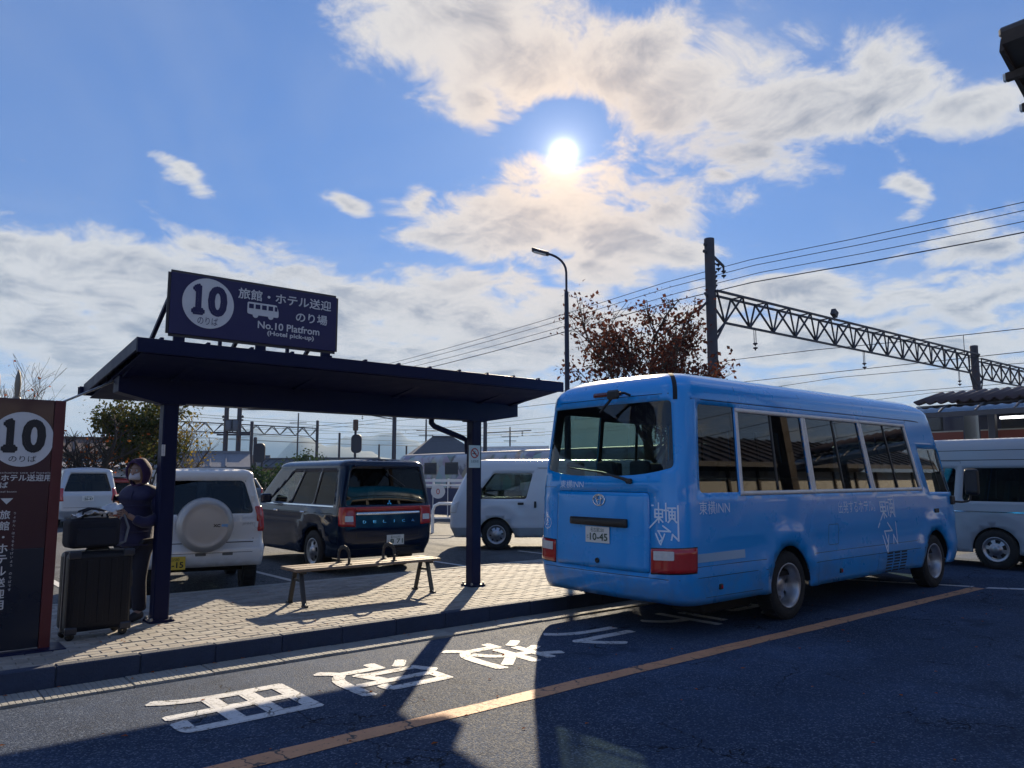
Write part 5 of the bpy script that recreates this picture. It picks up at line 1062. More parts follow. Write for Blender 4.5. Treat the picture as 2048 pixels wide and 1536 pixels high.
SKIN_ = mat('skin', (.30, .19, .15), .5, var=(12, .15)); COAT_ = mat('coat_navy', (.010, .010, .060), .75, bump=(25, .25), var=(6, .2), sheen=.2); HOODM = mat('hood_purple', (.045, .018, .075), .8, bump=(60, .3)); TROU = mat('trousers_dark', (.012, .013, .028), .85, bump=(50, .2)); SHOE = mat('shoe_dark', (.02, .02, .03), .6); HAIR = mat('hair_brown', (.20, .12, .07), .55); MASKM = mat('mask_white', (.55, .55, .60), .8)
pe = empty('person', (2.16, 8.66, Z_W), R(222), 'person in a dark hooded coat and white mask by the left post, holding a drink', 'person')
# body: pelvis, spine, neck, head, arms, legs
B = [(0, 0, .80, .115, .14), (-.02, 0, .98, .105, .13), (-.05, 0, 1.16, .11, .15), (-.06, 0, 1.27, .08, .12), (-.05, 0, 1.345, .048, .048), (-.025, 0, 1.42, .055, .055), (-.005, 0, 1.475, .084, .075), (-.015, 0, 1.535, .085, .078),
     (-.06, .15, 1.24, .055), (-.02, .235, 1.03, .042), (.16, .16, .985, .034), (.255, .07, 1.07, .026),
     (-.06, -.15, 1.24, .055), (-.02, -.235, 1.03, .042), (.17, -.15, 1.0, .034), (.27, -.05, 1.08, .026),
     (.0, .085, .74, .085), (.05, .095, .43, .058), (.0, .09, .10, .04), (.10, .10, .045, .035), (.0, -.085, .74, .085), (.03, -.095, .43, .058), (-.06, -.09, .10, .04), (.04, -.10, .045, .035)]
E_ = [(0, 1), (1, 2), (2, 3), (3, 4), (4, 5), (5, 6), (6, 7), (3, 8), (8, 9), (9, 10), (10, 11), (3, 12), (12, 13), (13, 14), (14, 15), (0, 16), (16, 17), (17, 18), (18, 19), (0, 20), (20, 21), (21, 22), (22, 23)]
body = skin('body', B, E_, SKIN_, pe)
C_ = [(-.005, 0, .70, .185, .215), (-.01, 0, .82, .175, .205), (-.03, 0, 1.0, .165, .195), (-.05, 0, 1.16, .155, .185), (-.06, 0, 1.27, .12, .155), (-.042, 0, 1.385, .086, .084), (-.06, .17, 1.23, .085), (-.03, .26, 1.03, .075), (.14, .19, .975, .062), (.215, .11, 1.03, .05), (-.06, -.17, 1.23, .085), (-.03, -.26, 1.03, .075), (.15, -.18, .99, .062), (.225, -.10, 1.045, .05)]
skin('coat', C_, [(0, 1), (1, 2), (2, 3), (3, 4), (4, 5), (4, 6), (6, 7), (7, 8), (8, 9), (4, 10), (10, 11), (11, 12), (12, 13)], COAT_, pe, 2)
skin('trousers', [(0, 0, .80, .13, .15), (.0, .09, .72, .105), (.05, .098, .43, .078), (.0, .092, .13, .07), (.0, .092, .085, .068), (.0, -.09, .72, .105), (.03, -.098, .43, .078), (-.06, -.092, .13, .07), (-.06, -.092, .085, .068)], [(0, 1), (1, 2), (2, 3), (3, 4), (0, 5), (5, 6), (6, 7), (7, 8)], TROU, pe)
for y, x in ((.095, 0), (-.095, -.06)):
    skin('shoe', [(x - .05, y, .05, .048, .05), (x + .04, y, .055, .045, .05), (x + .13, y, .04, .04, .045), (x + .18, y, .035, .03, .035)], [(0, 1), (1, 2), (2, 3)], SHOE, pe)
# hands closed round the bottle: palm and five fingers each
for sy, wx in ((1, (.255, .07, 1.07)), (-1, (.27, -.05, 1.08))):
    p0 = Vector(wx); pts = [(p0.x, p0.y, p0.z, .022, .024), (p0.x + .045, p0.y - .01 * sy, p0.z + .02, .020, .034)]; ed = [(0, 1)]
    for f in range(4):
        z = p0.z - .012 + .02 * f; L_ = (.026, .030, .031, .027)[f]; k = len(pts); y0 = p0.y + .008 * sy
        pts += [(p0.x + .065, y0, z, .0095), (p0.x + .065 + L_, y0 - .012 * sy, z + .003, .009), (p0.x + .068 + L_, y0 - .012 * sy - L_ * sy, z + .004, .0082), (p0.x + .055 + L_, y0 - .012 * sy - L_ * 1.5 * sy, z + .004, .0075)]; ed += [(1, k), (k, k + 1), (k + 1, k + 2), (k + 2, k + 3)]
    k = len(pts); pts += [(p0.x + .02, p0.y - .025 * sy, p0.z + .045, .011), (p0.x + .05, p0.y - .04 * sy, p0.z + .068, .0098), (p0.x + .075, p0.y - .045 * sy, p0.z + .072, .0085)]; ed += [(0, k), (k, k + 1), (k + 1, k + 2)]
    skin('hand', pts, ed, SKIN_, pe, 1, 1)
# head detail: face set forward, nose, eyes, hair, mask, hood
hd_ = Vector((0.0, 0, 1.50)); fm = MB(); fm.sphere((.0, 0, 1.495), 1.0, 20, 14, (.088, .074, .108)); fm.sphere((.045, 0, 1.445), 1.0, 14, 10, (.045, .050, .050)); fm.lathe([(.016, 0), (.010, .02), (.004, .035)], (.082, 0, 1.462), 'Z', 8); fm.sphere((.093, 0, 1.468), .012, 8, 6)
for y in (.074, -.074): fm.sphere((-.01, y, 1.49), 1.0, 8, 6, (.02, .008, .03))
fm.build('face', SKIN_, pe)
for y in (.03, -.03):
    e = MB(); e.sphere((.079, y, 1.505), .0105, 10, 8); ey = e.build('eye', mat('eye_white', (.6, .6, .6), .2), pe); e = MB(); e.sphere((.0865, y, 1.505), .0055, 8, 6); e.build('iris', mat('iris_dark', (.02, .012, .01), .1), ey); MB().bar((.088, y - .018, 1.526), (.088, y + .018, 1.527), .006, .006).build('eyebrow', HAIR, pe)
mk = MB(); n = 9; V = []
for j in range(6):
    for i in range(n):
        a = (i / (n - 1) - .5) * 1.9; r0 = .098 - .006 * abs(j - 2); V.append((r0 * math.cos(a) * (1.06 if j in (1, 2, 3) else .98), .082 * math.sin(a), 1.405 + .016 * j + .004 * math.cos(a)))
mk.add(V, [(j * n + i, j * n + i + 1, (j + 1) * n + i + 1, (j + 1) * n + i) for j in range(5) for i in range(n - 1)], True); solid(mk.build('mask', MASKM, pe), .003, 0)
hr = MB()
for sy in (1, -1):
    for k in range(4):
        y = sy * (.060 + .003 * k); hr.tube([(.055 - .012 * k, y * .9, 1.575 - .004 * k), (.062 - .012 * k, y * 1.06, 1.52), (.055 - .012 * k, y * 1.10, 1.44), (.05 - .01 * k, y * 1.02, 1.375 - .004 * k)], [.009, .011, .009, .003], 6)
hr.sphere((-.022, 0, 1.515), 1.0, 16, 10, (.076, .074, .10)); hr.build('hair', HAIR, pe)
ho = MB(); n, mm = 28, 12; V = []; fd = Vector((.96, 0, -.28)).normalized(); uu = Vector((.28, 0, .96)).normalized(); vv = Vector((0, 1, 0)); hc = Vector((-.018, 0, 1.492))
for j in range(mm + 1):                                # hood: a shell round the head, open round the face
    th = R(58) + (math.pi - R(58)) * j / mm
    for i in range(n):
        a = 2 * math.pi * i / n; q = fd * math.cos(th) * .132 + (uu * math.cos(a) * .150 + vv * math.sin(a) * .112) * math.sin(th)
        k = 1 + .03 * math.sin(5 * a + 3 * th) * math.sin(th); V.append(tuple(hc + q * k))
ho.add(V, [(j * n + i, j * n + (i + 1) % n, (j + 1) * n + (i + 1) % n, (j + 1) * n + i) for j in range(mm) for i in range(n)], True); hoo = ho.build('hood', HOODM, pe); solid(hoo, .014, 0)
ft = MB(); ft.tube(V[:n] + [V[0]], .013, 8, False); ft.build('hood_trim', HOODM, pe)
c_ = MB()
for k in range(4): c_.tube([(.0 + .185 * math.cos(t), .21 * math.sin(t), .76 + .13 * k) for t in np.linspace(-1.2, 1.2, 9)], .006, 6)
c_.tube([(.19, 0, .66), (.175, 0, .9), (.135, 0, 1.15), (.07, 0, 1.30)], .006, 6); tag(c_.build('quilting', COAT_, pe), kind='stuff')
M_ = Matrix.Translation(pe.location) @ Matrix.Rotation(R(222), 4, 'Z'); bp = M_ @ Vector((.335, .012, 1.085))
bo = empty('drink_bottle', tuple(bp), 0, 'small red-brown drink bottle with an orange cap in the person\'s hands', 'bottle')
b_ = MB(); b_.lathe([(.001, -.06), (.028, -.06), (.031, -.05), (.031, .05), (.028, .07), (.014, .092), (.014, .10)], (0, 0, 0), 'Z', 18); b_.build('bottle_body', mat('bottle_brown', (.30, .09, .05), .3, coat=.4), bo); b_ = MB(); b_.lathe([(.016, .098), (.016, .118), (.001, .12)], (0, 0, 0), 'Z', 14); b_.build('cap', mat('cap_orange', (.75, .22, .04), .4), bo); b_ = MB(); b_.lathe([(.0315, -.01), (.0315, .035)], (0, 0, 0), 'Z', 18); b_.build('bottle_label', PAPER, bo)
# ------------------------------------------------------------------ trees
BARK = mat('bark', (.055, .042, .035), .9, var=(8, .5), bump=(30, .8)); 
def leafmat(name, a, b, trans=.35):
    m = bpy.data.materials.new(name); m.use_nodes = True; T = NT(m.node_tree); m.node_tree.nodes.clear(); out = T.node('ShaderNodeOutputMaterial')
    at_ = T.node('ShaderNodeAttribute'); at_.attribute_name = 'tone'; col = T.mix(at_.outputs['Fac'], a, b)
    d = T.node('ShaderNodeBsdfDiffuse'); t = T.node('ShaderNodeBsdfTranslucent'); T.put(d.inputs[0], col); T.put(t.inputs[0], col); mx = T.node('ShaderNodeMixShader'); mx.inputs[0].default_value = trans
    T.l.new(d.outputs[0], mx.inputs[1]); T.l.new(t.outputs[0], mx.inputs[2]); T.l.new(mx.outputs[0], out.inputs[0]); return m
def leaves(name, P, size, m, parent, seed=0, droop=.3):
    """One small bent leaf at each point."""
    r = np.random.RandomState(seed); n = len(P); P = np.asarray(P, float); a = r.randn(n, 3); a[:, 2] -= droop; a /= np.linalg.norm(a, axis=1)[:, None]; b = r.randn(n, 3); b -= a * (a * b).sum(1)[:, None]; b /= np.linalg.norm(b, axis=1)[:, None]; c = np.cross(a, b)
    s = size * r.uniform(.4, 1.55, n)[:, None]; V = np.stack([P, P + a * s * .5 + b * s * .32 + c * s * .12, P + a * s, P + a * s * .5 - b * s * .32 + c * s * .12], 1).reshape(-1, 3)
    me = bpy.data.meshes.new(name); i = np.arange(n)[:, None] * 4; Fc = np.concatenate([i + np.array([[0, 1, 2]]), i + np.array([[0, 2, 3]])], 1).reshape(-1, 3); me.from_pydata(V.tolist(), [], Fc.tolist()); me.materials.append(m)
    t = np.repeat(r.rand(n), 4); me.attributes.new('tone', 'FLOAT', 'POINT').data.foreach_set('value', t.astype(np.float32)); o = link(name, me, parent); tag(o, kind='stuff'); return o
def tree(name, label, base, H, trunk_r, lmat, seed, n_leaf, leaf, spread=.6, levels=4, first=.3, lean=(0, 0), clump=.25, up=.35, nb=(3, 4), group='trees round the car park', taper=.62, lenf=.66):
    rg = random.Random(seed); root = empty(name, base, 0, label, 'tree', group); tr = MB(); br = MB(); tips = []
    def grow_(p, d, L, r, lv):
        n = 5; path = [p]; rad = [r]; q = p; dd = d.copy()
        for k in range(n):
            dd = (dd + Vector((rg.gauss(0, .13), rg.gauss(0, .13), rg.gauss(0, .06) + up * .08))).normalized(); q = q + dd * L / n; path.append(q); rad.append(max(.004, r * (1 - (1 - taper) * (k + 1) / n)))
        (tr if lv == 0 else br).tube(path, rad, 7 if lv < 2 else 4, False)
        if lv >= levels - 2: tips.extend((path[i] + (path[i + 1] - path[i]) * rg.random(), lv) for i in range(1, n) for _ in range(2))
        if lv == levels: tips.append((q, lv)); return
        m = rg.randint(*nb) + (2 if lv == 0 else 0)
        for i in range(m):
            t = rg.uniform(first if lv == 0 else .35, 1.0); j = min(n - 1, int(t * n)); s = path[j].lerp(path[j + 1], t * n - j)
            a = rg.uniform(0, 2 * math.pi); side = Vector((math.cos(a), math.sin(a), 0)); ax = dd if lv else Vector((0, 0, 1)); nd = (ax * (1 - spread) + side * spread + Vector((0, 0, up * rg.random()))).normalized()
            grow_(s, nd, L * lenf * rg.uniform(.75, 1.2), max(.005, rad[j] * .6), lv + 1)
        grow_(q, dd, L * lenf * .9, rad[-1] * .95, lv + 1)
    grow_(Vector((0, 0, 0)), Vector((lean[0], lean[1], 1)).normalized(), H * .42, trunk_r, 0)
    tr.build('trunk', BARK, root, recalc=False); tag(br.build('branches', BARK, root, recalc=False), kind='stuff')
    r = random.Random(seed + 1); pts = []
    for _ in range(n_leaf):
        t, lv = r.choice(tips); pts.append(t + Vector((r.gauss(0, clump), r.gauss(0, clump), r.gauss(0, clump * .8))))
    if pts: leaves('crown', pts, leaf, lmat, root, seed)
    return root
def foot(px, D): p = at(px, 950, D); return (p.x, p.y, 0)
L_BROWN = leafmat('leaf_russet', (.055, .022, .018), (.11, .038, .026), .35); L_GREEN = leafmat('leaf_olive', (.035, .060, .020), (.12, .10, .03), .35); L_ORANGE = leafmat('leaf_orange', (.30, .07, .02), (.45, .15, .04), .45); L_DK = leafmat('leaf_dark', (.02, .045, .018), (.05, .08, .03), .3)
tree('cherry_tree', 'russet autumn tree rising behind the blue minibus', foot(1310, 22), 7.6, .17, L_BROWN, 21, 8600, .115, .62, 4, .35, clump=.20, up=.45, nb=(3, 4))
tree('evergreen_tree', 'leafy green tree behind the left post of the shelter', foot(304, 30), 4.9, .12, L_GREEN, 5, 7500, .13, .46, 4, .12, clump=.26, up=.45)
tree('cherry_tree', 'leaning dark tree with a few orange leaves left of the green tree', foot(158, 27), 4.3, .17, L_ORANGE, 14, 260, .11, .62, 4, .30, (.30, -.25), .28, .3)
tree('bare_tree', 'bare thin tree rising behind the maroon panel', foot(70, 25), 5.3, .09, L_ORANGE, 33, 120, .09, .55, 4, .3, (.05, .0), .15, .5)
tree('maple_shrub', 'low orange maple behind the silver minivan', foot(190, 38), 2.4, .08, L_ORANGE, 8, 900, .11, .7, 3, .2, clump=.25)
tree('yellowing_tree', 'thin yellowing tree seen just right of the left post', foot(366, 33), 4.6, .08, leafmat('leaf_yellow', (.16, .13, .03), (.30, .22, .05), .45), 11, 700, .12, .55, 4, .25, clump=.22, up=.5)
for i, (px, D, H_) in enumerate(((600, 70, 4.6), (560, 62, 2.8), (640, 80, 4.0), (505, 58, 2.6))):
    tree('garden_tree', ['rounded dark tree beyond the railway, right of the far portal', 'low dark shrub beyond the car park left of the dark minivan', 'dark bush beside the far portal pole', 'low bush beside the twin power poles'][i], foot(px, D), H_, .12, L_DK, 50 + i, 1500, .24, .75, 3, .15, clump=.4)
rl = random.Random(9); fp = []                                # fallen leaves lying about on the road and the paving
for _ in range(240):
    a = rl.random()
    if a < .55: x, y, z = rl.uniform(0, 13), rl.uniform(1.2, 6.4), .012
    elif a < .75: x, y, z = rl.uniform(0, 12), 6.90 - abs(rl.gauss(0, .05)), .02
    else: x, y, z = rl.uniform(1.4, 12), rl.uniform(7.1, 10.1), Z_W + .012
    fp.append((x, y, z))
fl_m = bpy.data.meshes.new('fallen_leaves'); V = []; Fc = []; tn = []
for (x, y, z) in fp:
    a = rl.uniform(0, 6.28); s_ = rl.uniform(.010, .026); k = len(V); tn += [rl.random()] * 4
    for (u, v, h) in ((-1, 0, 0), (0, .55, .25), (1, 0, .05), (0, -.55, .2)): V.append((x + s_ * (u * math.cos(a) - v * math.sin(a)), y + s_ * (u * math.sin(a) + v * math.cos(a)), z - .006 + s_ * h))
    Fc += [(k, k + 1, k + 2), (k, k + 2, k + 3)]
fl_m.from_pydata(V, [], Fc); fl_m.materials.append(L_ORANGE); fl_m.attributes.new('tone', 'FLOAT', 'POINT').data.foreach_set('value', tn); tag(link('fallen_leaves', fl_m), 'small dry leaves scattered over road and paving', 'leaves', None, 'stuff')
# ------------------------------------------------------------------ street lamp
POLE = mat('lamp_pole', (.018, .020, .040), .45, .3, var=(4, .2)); CONP = mat('concrete_pole', (.052, .052, .070), .8, var=(4, .4), bump=(20, .3), dirt=(1.2, .5, .7, (.10, .045, .02))); IRN = mat('rail_iron', (.030, .032, .050), .6, .2, var=(5, .3), dirt=(3, .55, .8, (.10, .04, .02)))
b0 = Vector(foot(1136, 19)); sl = empty('street_lamp', tuple(b0), 0, 'tall street lamp with a curved arm behind the minibus', 'street lamp')
p_ = MB(); p_.tube([(0, 0, 0), (0, 0, 3.2), (0, 0, 3.25), (0, 0, 6.2), (0, 0, 6.25)], [.085, .08, .062, .055, .045], 14); p_.build('pole', POLE, sl)
arm_d = -RT; p_ = MB(); pth = [Vector((0, 0, 6.2)), Vector((0, 0, 6.75))] + [Vector((0, 0, 6.75)) + arm_d * (.62 * (1 - math.cos(t))) + Vector((0, 0, .50 * math.sin(t))) for t in np.linspace(.25, 1.35, 7)]; p_.tube(pth, .030, 10); p_.build('arm', POLE, sl)
hd0 = pth[-1]; p_ = MB(); dv = (arm_d + Vector((0, 0, .28))).normalized(); M = Matrix((dv, dv.cross(Vector((0, 0, 1))).normalized() * -1, Vector((0, 0, 1)))).transposed(); p_.box(hd0 + dv * .18, (.46, .20, .085), M=M); bevel(p_.build('lamp_head', POLE, sl), .03, 2)
p_ = MB(); p_.box(hd0 + dv * .20 + Vector((0, 0, -.045)), (.32, .15, .02), M=M); p_.build('lens', mat('lamp_lens', (.7, .75, .8), .2), sl)
# ------------------------------------------------------------------ railway: poles, gantries, wires
P1, P2 = Vector(foot(1433, 26)), Vector(foot(1966, 40)); TD = (P2 - P1).normalized(); WD = Vector((-TD.y, TD.x, 0))       # WD: along the tracks, away to the left
def insulator(mb, p, n=2, r=.10, s=1.0):
    q = Vector(p)
    for k in range(n): mb.lathe([(.02 * s, 0), (r, -.02 * s), (r * .95, -.05 * s), (.025 * s, -.09 * s), (.02 * s, -.13 * s)], q, 'Z', 10); q = q + Vector((0, 0, -.16 * s))
    return q
def cpole(label, base, H, r, group='railway poles', name='concrete_pole', steps=True):
    o = empty(name, tuple(base), 0, label, 'pole', group); m = MB(); m.tube([(0, 0, 0), (0, 0, H)], [r * 1.12, r], 16); m.build('shaft', CONP, o); m = MB(); m.lathe([(r * 1.03, H - .12), (r * 1.03, H - .02), (r * .6, H + .02), (.001, H + .02)], (0, 0, 0), 'Z', 16); m.build('cap', CONP, o); return o
pa = cpole('thick concrete railway pole carrying the gantry, rising behind the minibus', P1, 9.85, .175); pb_ = cpole('farther concrete railway pole at the right end of the gantry', P2, 8.45, .19)
m = MB(); m.bar((0, 0, 9.35), TD * .78 + Vector((0, 0, 9.0)), .07, .07); m.bar(TD * .78 + Vector((0, 0, 9.02)), TD * .78 + Vector((0, 0, 8.80)), .05, .05); m.build('cross_arm', IRN, pa)
for i, (t, z) in enumerate(((.22, 9.18), (.48, 9.05), (.78, 8.85))): m = MB(); insulator(m, TD * t + Vector((0, 0, z)), 2, .09); m.build('insulator', IRN, pa)
for z, s_ in ((9.3, .35), (7.75, .28), (9.55, -.30)): m = MB(); m.bar((0, 0, z), -TD * abs(s_) + Vector((0, 0, z + .05)), .05, .09); m.build('bracket', IRN, pa)
m = MB(); insulator(m, TD * .30 + Vector((0, 0, 8.75)), 4, .07); m.build('insulator', IRN, pa)
m = MB(); m.tube([-TD * .18 + Vector((0, 0, 7.6)), -TD * .55 + WD * .1 + Vector((0, 0, 7.25)), -TD * 1.1 + WD * .2 + Vector((0, 0, 7.0)), -TD * 1.4 + WD * .2 + Vector((0, 0, 6.4))], .045, 8); m.build('cable_bend', IRN, pa)
def gantry(label, A, B, zt, zb, n, w=.50, c=.075, group='railway gantries', knee=True):
    """Triangular lattice beam: two top rails, one lower rail, braces."""
    o = empty('railway_gantry', tuple(A), 0, label, 'gantry', group); d = (B - A); L = d.length; d.normalize(); s = Vector((-d.y, d.x, 0))
    T1 = [Vector((0, 0, zt)) + s * w / 2 + d * (L * k / n) for k in range(n + 1)]; T2 = [p - s * w for p in T1]; Bt = [Vector((0, 0, zb)) + d * (L * (k + .5) / n) for k in range(n)]
    for nm, pts in (('top_rail', T1), ('top_rail', T2), ('bottom_rail', [Bt[0] if knee else Bt[0], Bt[-1]])): m = MB(); m.bar(pts[0], pts[-1], c, c); m.build(nm, IRN, o)
    for k in range(n + 1):
        m = MB(); m.bar(T1[k], T2[k], c * .6, c * .6); m.build('cross_tie', IRN, o)
    for k in range(n):
        for q in (T1[k], T2[k], T1[k + 1], T2[k + 1]): m = MB(); m.bar(Bt[k], q, c * .75, c * .75); m.build('brace', IRN, o)
    if knee:
        for q, z in ((Bt[0], zb - .75), (Bt[-1], zb - .75)):
            e = Vector((0, 0, z)) + (d * L if q is Bt[-1] else Vector((0, 0, 0)))
            for sg in (-1, 1): m = MB(); m.bar(q, e + s * .14 * sg, c * .8, c * .8); m.build('knee_brace', IRN, o)
    return o
ga = gantry('long lattice gantry spanning the railway right of the russet tree', P1, P2, 7.95, 6.95, 15)
gb = gantry('shorter lattice gantry continuing past the far pole at the right edge', P2 + TD * .2, P2 + TD * 11, 7.75, 6.75, 8)
fl = empty('floodlight', tuple(P1 + TD * 8.3 + Vector((0, 0, 8.02))), 0, 'small floodlight standing on top of the long lattice gantry', 'floodlight'); m = MB(); m.box((0, 0, .28), (.30, .18, .26), M=Matrix.Rotation(.5, 3, 'Y')); m.build('lamp_body', IRN, fl); m = MB(); m.bar((0, 0, -.03), (0, 0, .2), .05, .05); m.build('yoke', IRN, fl)
WIRE = mat('wire', (.012, .013, .018), .5)
def wire(label, p, r=.012, near=34, far=60, sag=.9, group='overhead wires', dz=0.0, n=26):
    m = MB(); pts = []
    for k in range(n + 1):
        t = -near + (near + far) * k / n; L = near if t < 0 else far; u = abs(t) / L; pts.append(Vector(p) + WD * t + Vector((0, 0, -4 * sag * u * (1 - u) * (1.0 if t > 0 else .5) + dz * u)))
    m.tube(pts, r, 5, False); return tag(m.build('overhead_wire', WIRE), label, 'wire', group)
wire('topmost of the three thin power wires at the pole head', P1 + TD * .22 + Vector((0, 0, 8.88))); wire('middle of the three thin power wires at the pole head', P1 + TD * .48 + Vector((0, 0, 8.74))); wire('lowest of the three thin power wires at the pole head', P1 + TD * .78 + Vector((0, 0, 8.54)))
wire('single thicker wire passing the pole just above the gantry', P1 + TD * .30 + Vector((0, 0, 8.12)), .018)
for i, (t, nm) in enumerate(((2.55, 'first'), (10.6, 'second'), (20.4, 'third'))):        # catenary sets hung from the gantry
    q0 = P1 + TD * t; hg = empty('wire_hanger', tuple(q0), 0, nm + ' insulator hanger from the left under the long gantry', 'insulator', 'gantry hangers'); m = MB(); m.bar((-.06, 0, 6.95), (-.06, 0, 6.42), .02, .02); m.bar((.06, 0, 6.95), (.06, 0, 6.42), .02, .02); m.build('rod', IRN, hg); m = MB(); insulator(m, (0, 0, 6.44), 2, .09); m.build('insulator', IRN, hg)
    zc = 6.08 - .1; wire(nm + ' carrier wire from the left under the gantry', q0 + Vector((0, 0, zc)), .012, 30, 60, .75); wire(nm + ' straight contact wire from the left under the gantry', q0 + Vector((0, 0, 5.05)), .011, 30, 60, .05)
    for k, u in enumerate((-22, -14, -7, 4, 10, 18, 27, 38)):
        L = 30 if u < 0 else 60; v = abs(u) / L; z = zc - 4 * .75 * v * (1 - v) * (1 if u > 0 else .5); m = MB(); m.bar(q0 + WD * u + Vector((0, 0, z)), q0 + WD * u + Vector((0, 0, 5.05)), .014, .014)
        tag(m.build('dropper', WIRE), ['nearest', 'second nearest', 'third nearest', 'fourth', 'fifth', 'sixth', 'seventh', 'farthest'][k] + ' short vertical dropper wire of the ' + nm + ' carrier wire under the gantry', 'wire', nm + ' droppers')
# farther gantry and poles seen under the shelter roof
F1, F2 = Vector(foot(330, 80)), Vector(foot(632, 93)); gantry('far lattice gantry seen under the shelter roof left of the dark minivan', F1, F2, 7.35, 6.35, 9, .4, .09)
cpole('far pole at the right end of the gantry seen under the shelter roof', F2, 8.3, .17)
for i, (px, D, H_, r_, lb) in enumerate(((500, 75, 6.9, .16, 'taller of two poles right of the twin power poles'), (508, 68, 5.0, .15, 'shorter of two poles right of the twin power poles'), (677, 100, 7.2, .14, 'short far pole between the gantry and the signal'), (787, 72, 9.0, .19, 'pole reaching the shelter beam right of the signal'), (970, 70, 8.8, .17, 'pole just right of the right shelter post'), (757, 105, 5.9, .12, 'small far pole left of the tiled house'), (812, 108, 5.8, .12, 'small far pole right of the long pole'))):
    cp = cpole(lb, Vector(foot(px, D)), H_, r_)
    if px in (787, 970):
        z = 7.0 if px == 787 else 5.6; m = MB(); e_ = (-TD * 4.2 if px == 787 else TD * 5.5); m.bar((0, 0, z - .1), e_ + Vector((0, 0, z + .35)), .09, .09); m.build('cross_arm', IRN, cp); m = MB(); insulator(m, e_ * .8 + Vector((0, 0, z + .2)), 3, .09); m.build('insulator', IRN, cp)
tw = empty('power_pole_pair', foot(461, 55), 0, 'twin power poles with a transformer platform between them', 'power pole'); d_ = (Vector(foot(474, 55)) - Vector(foot(448, 55))); dd = d_.normalized(); hl_ = d_.length / 2
for s_ in (-1, 1): m = MB(); m.tube([dd * hl_ * s_, dd * hl_ * s_ + Vector((0, 0, 7.9))], [.19, .155], 12); m.build('shaft', CONP, tw)
for z, a, b in ((4.7, 1.6, 1.3), (5.6, .7, .75), (6.6, .8, .75), (4.55, 1.1, 1.3)): m = MB(); m.bar(-dd * a + Vector((0, 0, z)), dd * b + Vector((0, 0, z)), .12, .12); m.build('cross_arm', IRN, tw)
for t in (-.25, .25): m = MB(); m.lathe([(.001, 4.8), (.24, 4.8), (.26, 4.9), (.26, 5.5), (.22, 5.58), (.001, 5.6)], dd * t, 'Z', 14); m.build('transformer', mat('transformer_grey', (.10, .11, .14), .5, .3), tw)
m = MB(); m.bar(dd * hl_ + Vector((0, 0, 6.35)), dd * (hl_ + 2.7) + Vector((0, 0, 6.35)), .07, .07); m.build('bracket_arm', IRN, tw)
for z in (5.75, 6.75):
    for t in (-.7, .7): m = MB(); m.lathe([(.03, 0), (.09, .03), (.09, .1), (.03, .2)], dd * t + Vector((0, 0, z)), 'Z', 8); m.build('insulator', IRN, tw)
for i, (px, py, D, H_) in enumerate(((517, 893, 60, 3.4), (711, 885, 62, 4.2))):
    b = Vector(foot(px + (6 if i == 0 else -2), D)); so = empty('railway_signal', tuple(b), 0, ['small round-backed railway signal left of the dark minivan', 'railway signal with tall stem above the dark minivan roof'][i], 'signal', 'railway signals'); m = MB(); m.tube([(0, 0, 0), (0, 0, H_ + (1.9 if i else .6))], .07 if i == 0 else .10, 10); m.build('stem', IRN, so)
    c = -RT * .2 if i == 0 else RT * .1; m = MB(); cc = rounded([(-.42, -.75), (.42, -.75), (.42, .75), (-.42, .75)], .40, 6); m.add([tuple(Vector((0, 0, H_)) + c + RT * a - FW * .1 + Vector((0, 0, b_))) for a, b_ in cc] + [tuple(Vector((0, 0, H_)) + c + RT * a + FW * .06 + Vector((0, 0, b_))) for a, b_ in cc], [tuple(range(len(cc))), tuple(range(len(cc), 2 * len(cc)))] + [(k, (k + 1) % len(cc), len(cc) + (k + 1) % len(cc), len(cc) + k) for k in range(len(cc))]); m.build('backboard', IRN, so)
    if i: m = MB(); m.box((0, 0, H_ + 1.5), (.34, .34, .9), ch=.04); m.build('relay_box', mat('relay_rust', (.10, .05, .035), .7), so)
for i, (px, D, H_) in enumerate(((593, 110, 10.6), (851, 95, 8.6), (1020, 110, 8.6))):
    b = Vector(foot(px, D)); so = empty('utility_pole', tuple(b), 0, ['slim utility pole with short arms above the far gantry', 'slim utility pole beside the tiled house roof', 'slim far utility pole right of the right shelter post'][i], 'pole', 'utility poles'); m = MB(); m.tube([(0, 0, 0), (0, 0, H_)], [.14, .10], 8); m.build('shaft', CONP, so)
    for k, z in enumerate((H_ - 1.4, H_ - 2.0)): m = MB(); m.bar(-RT * (1.2 - .3 * k) + Vector((0, 0, z)), RT * (1.2 - .3 * k) + Vector((0, 0, z)), .09, .09); m.build('cross_arm', IRN, so)
# thin far wires over the yard
for i, (z, D0, x0) in enumerate(((8.2, 92, 800), (7.4, 95, 800), (6.6, 98, 820), (5.9, 96, 820), (7.0, 80, 820), (5.4, 84, 820))):
    c0, c1 = at(340, 950, D0 - 12), at(1090, 950, D0 + 16); c0.z = c1.z = z; m = MB(); pts = [c0.lerp(c1, k / 20) + Vector((0, 0, -1.6 * (k / 20) * (1 - k / 20))) for k in range(21)]; m.tube(pts, .018, 4, False); tag(m.build('overhead_wire', WIRE), ['highest', 'second highest', 'third', 'fourth', 'fifth', 'lowest'][i] + ' of the far thin wires across the yard under the shelter roof', 'wire', 'far wires')
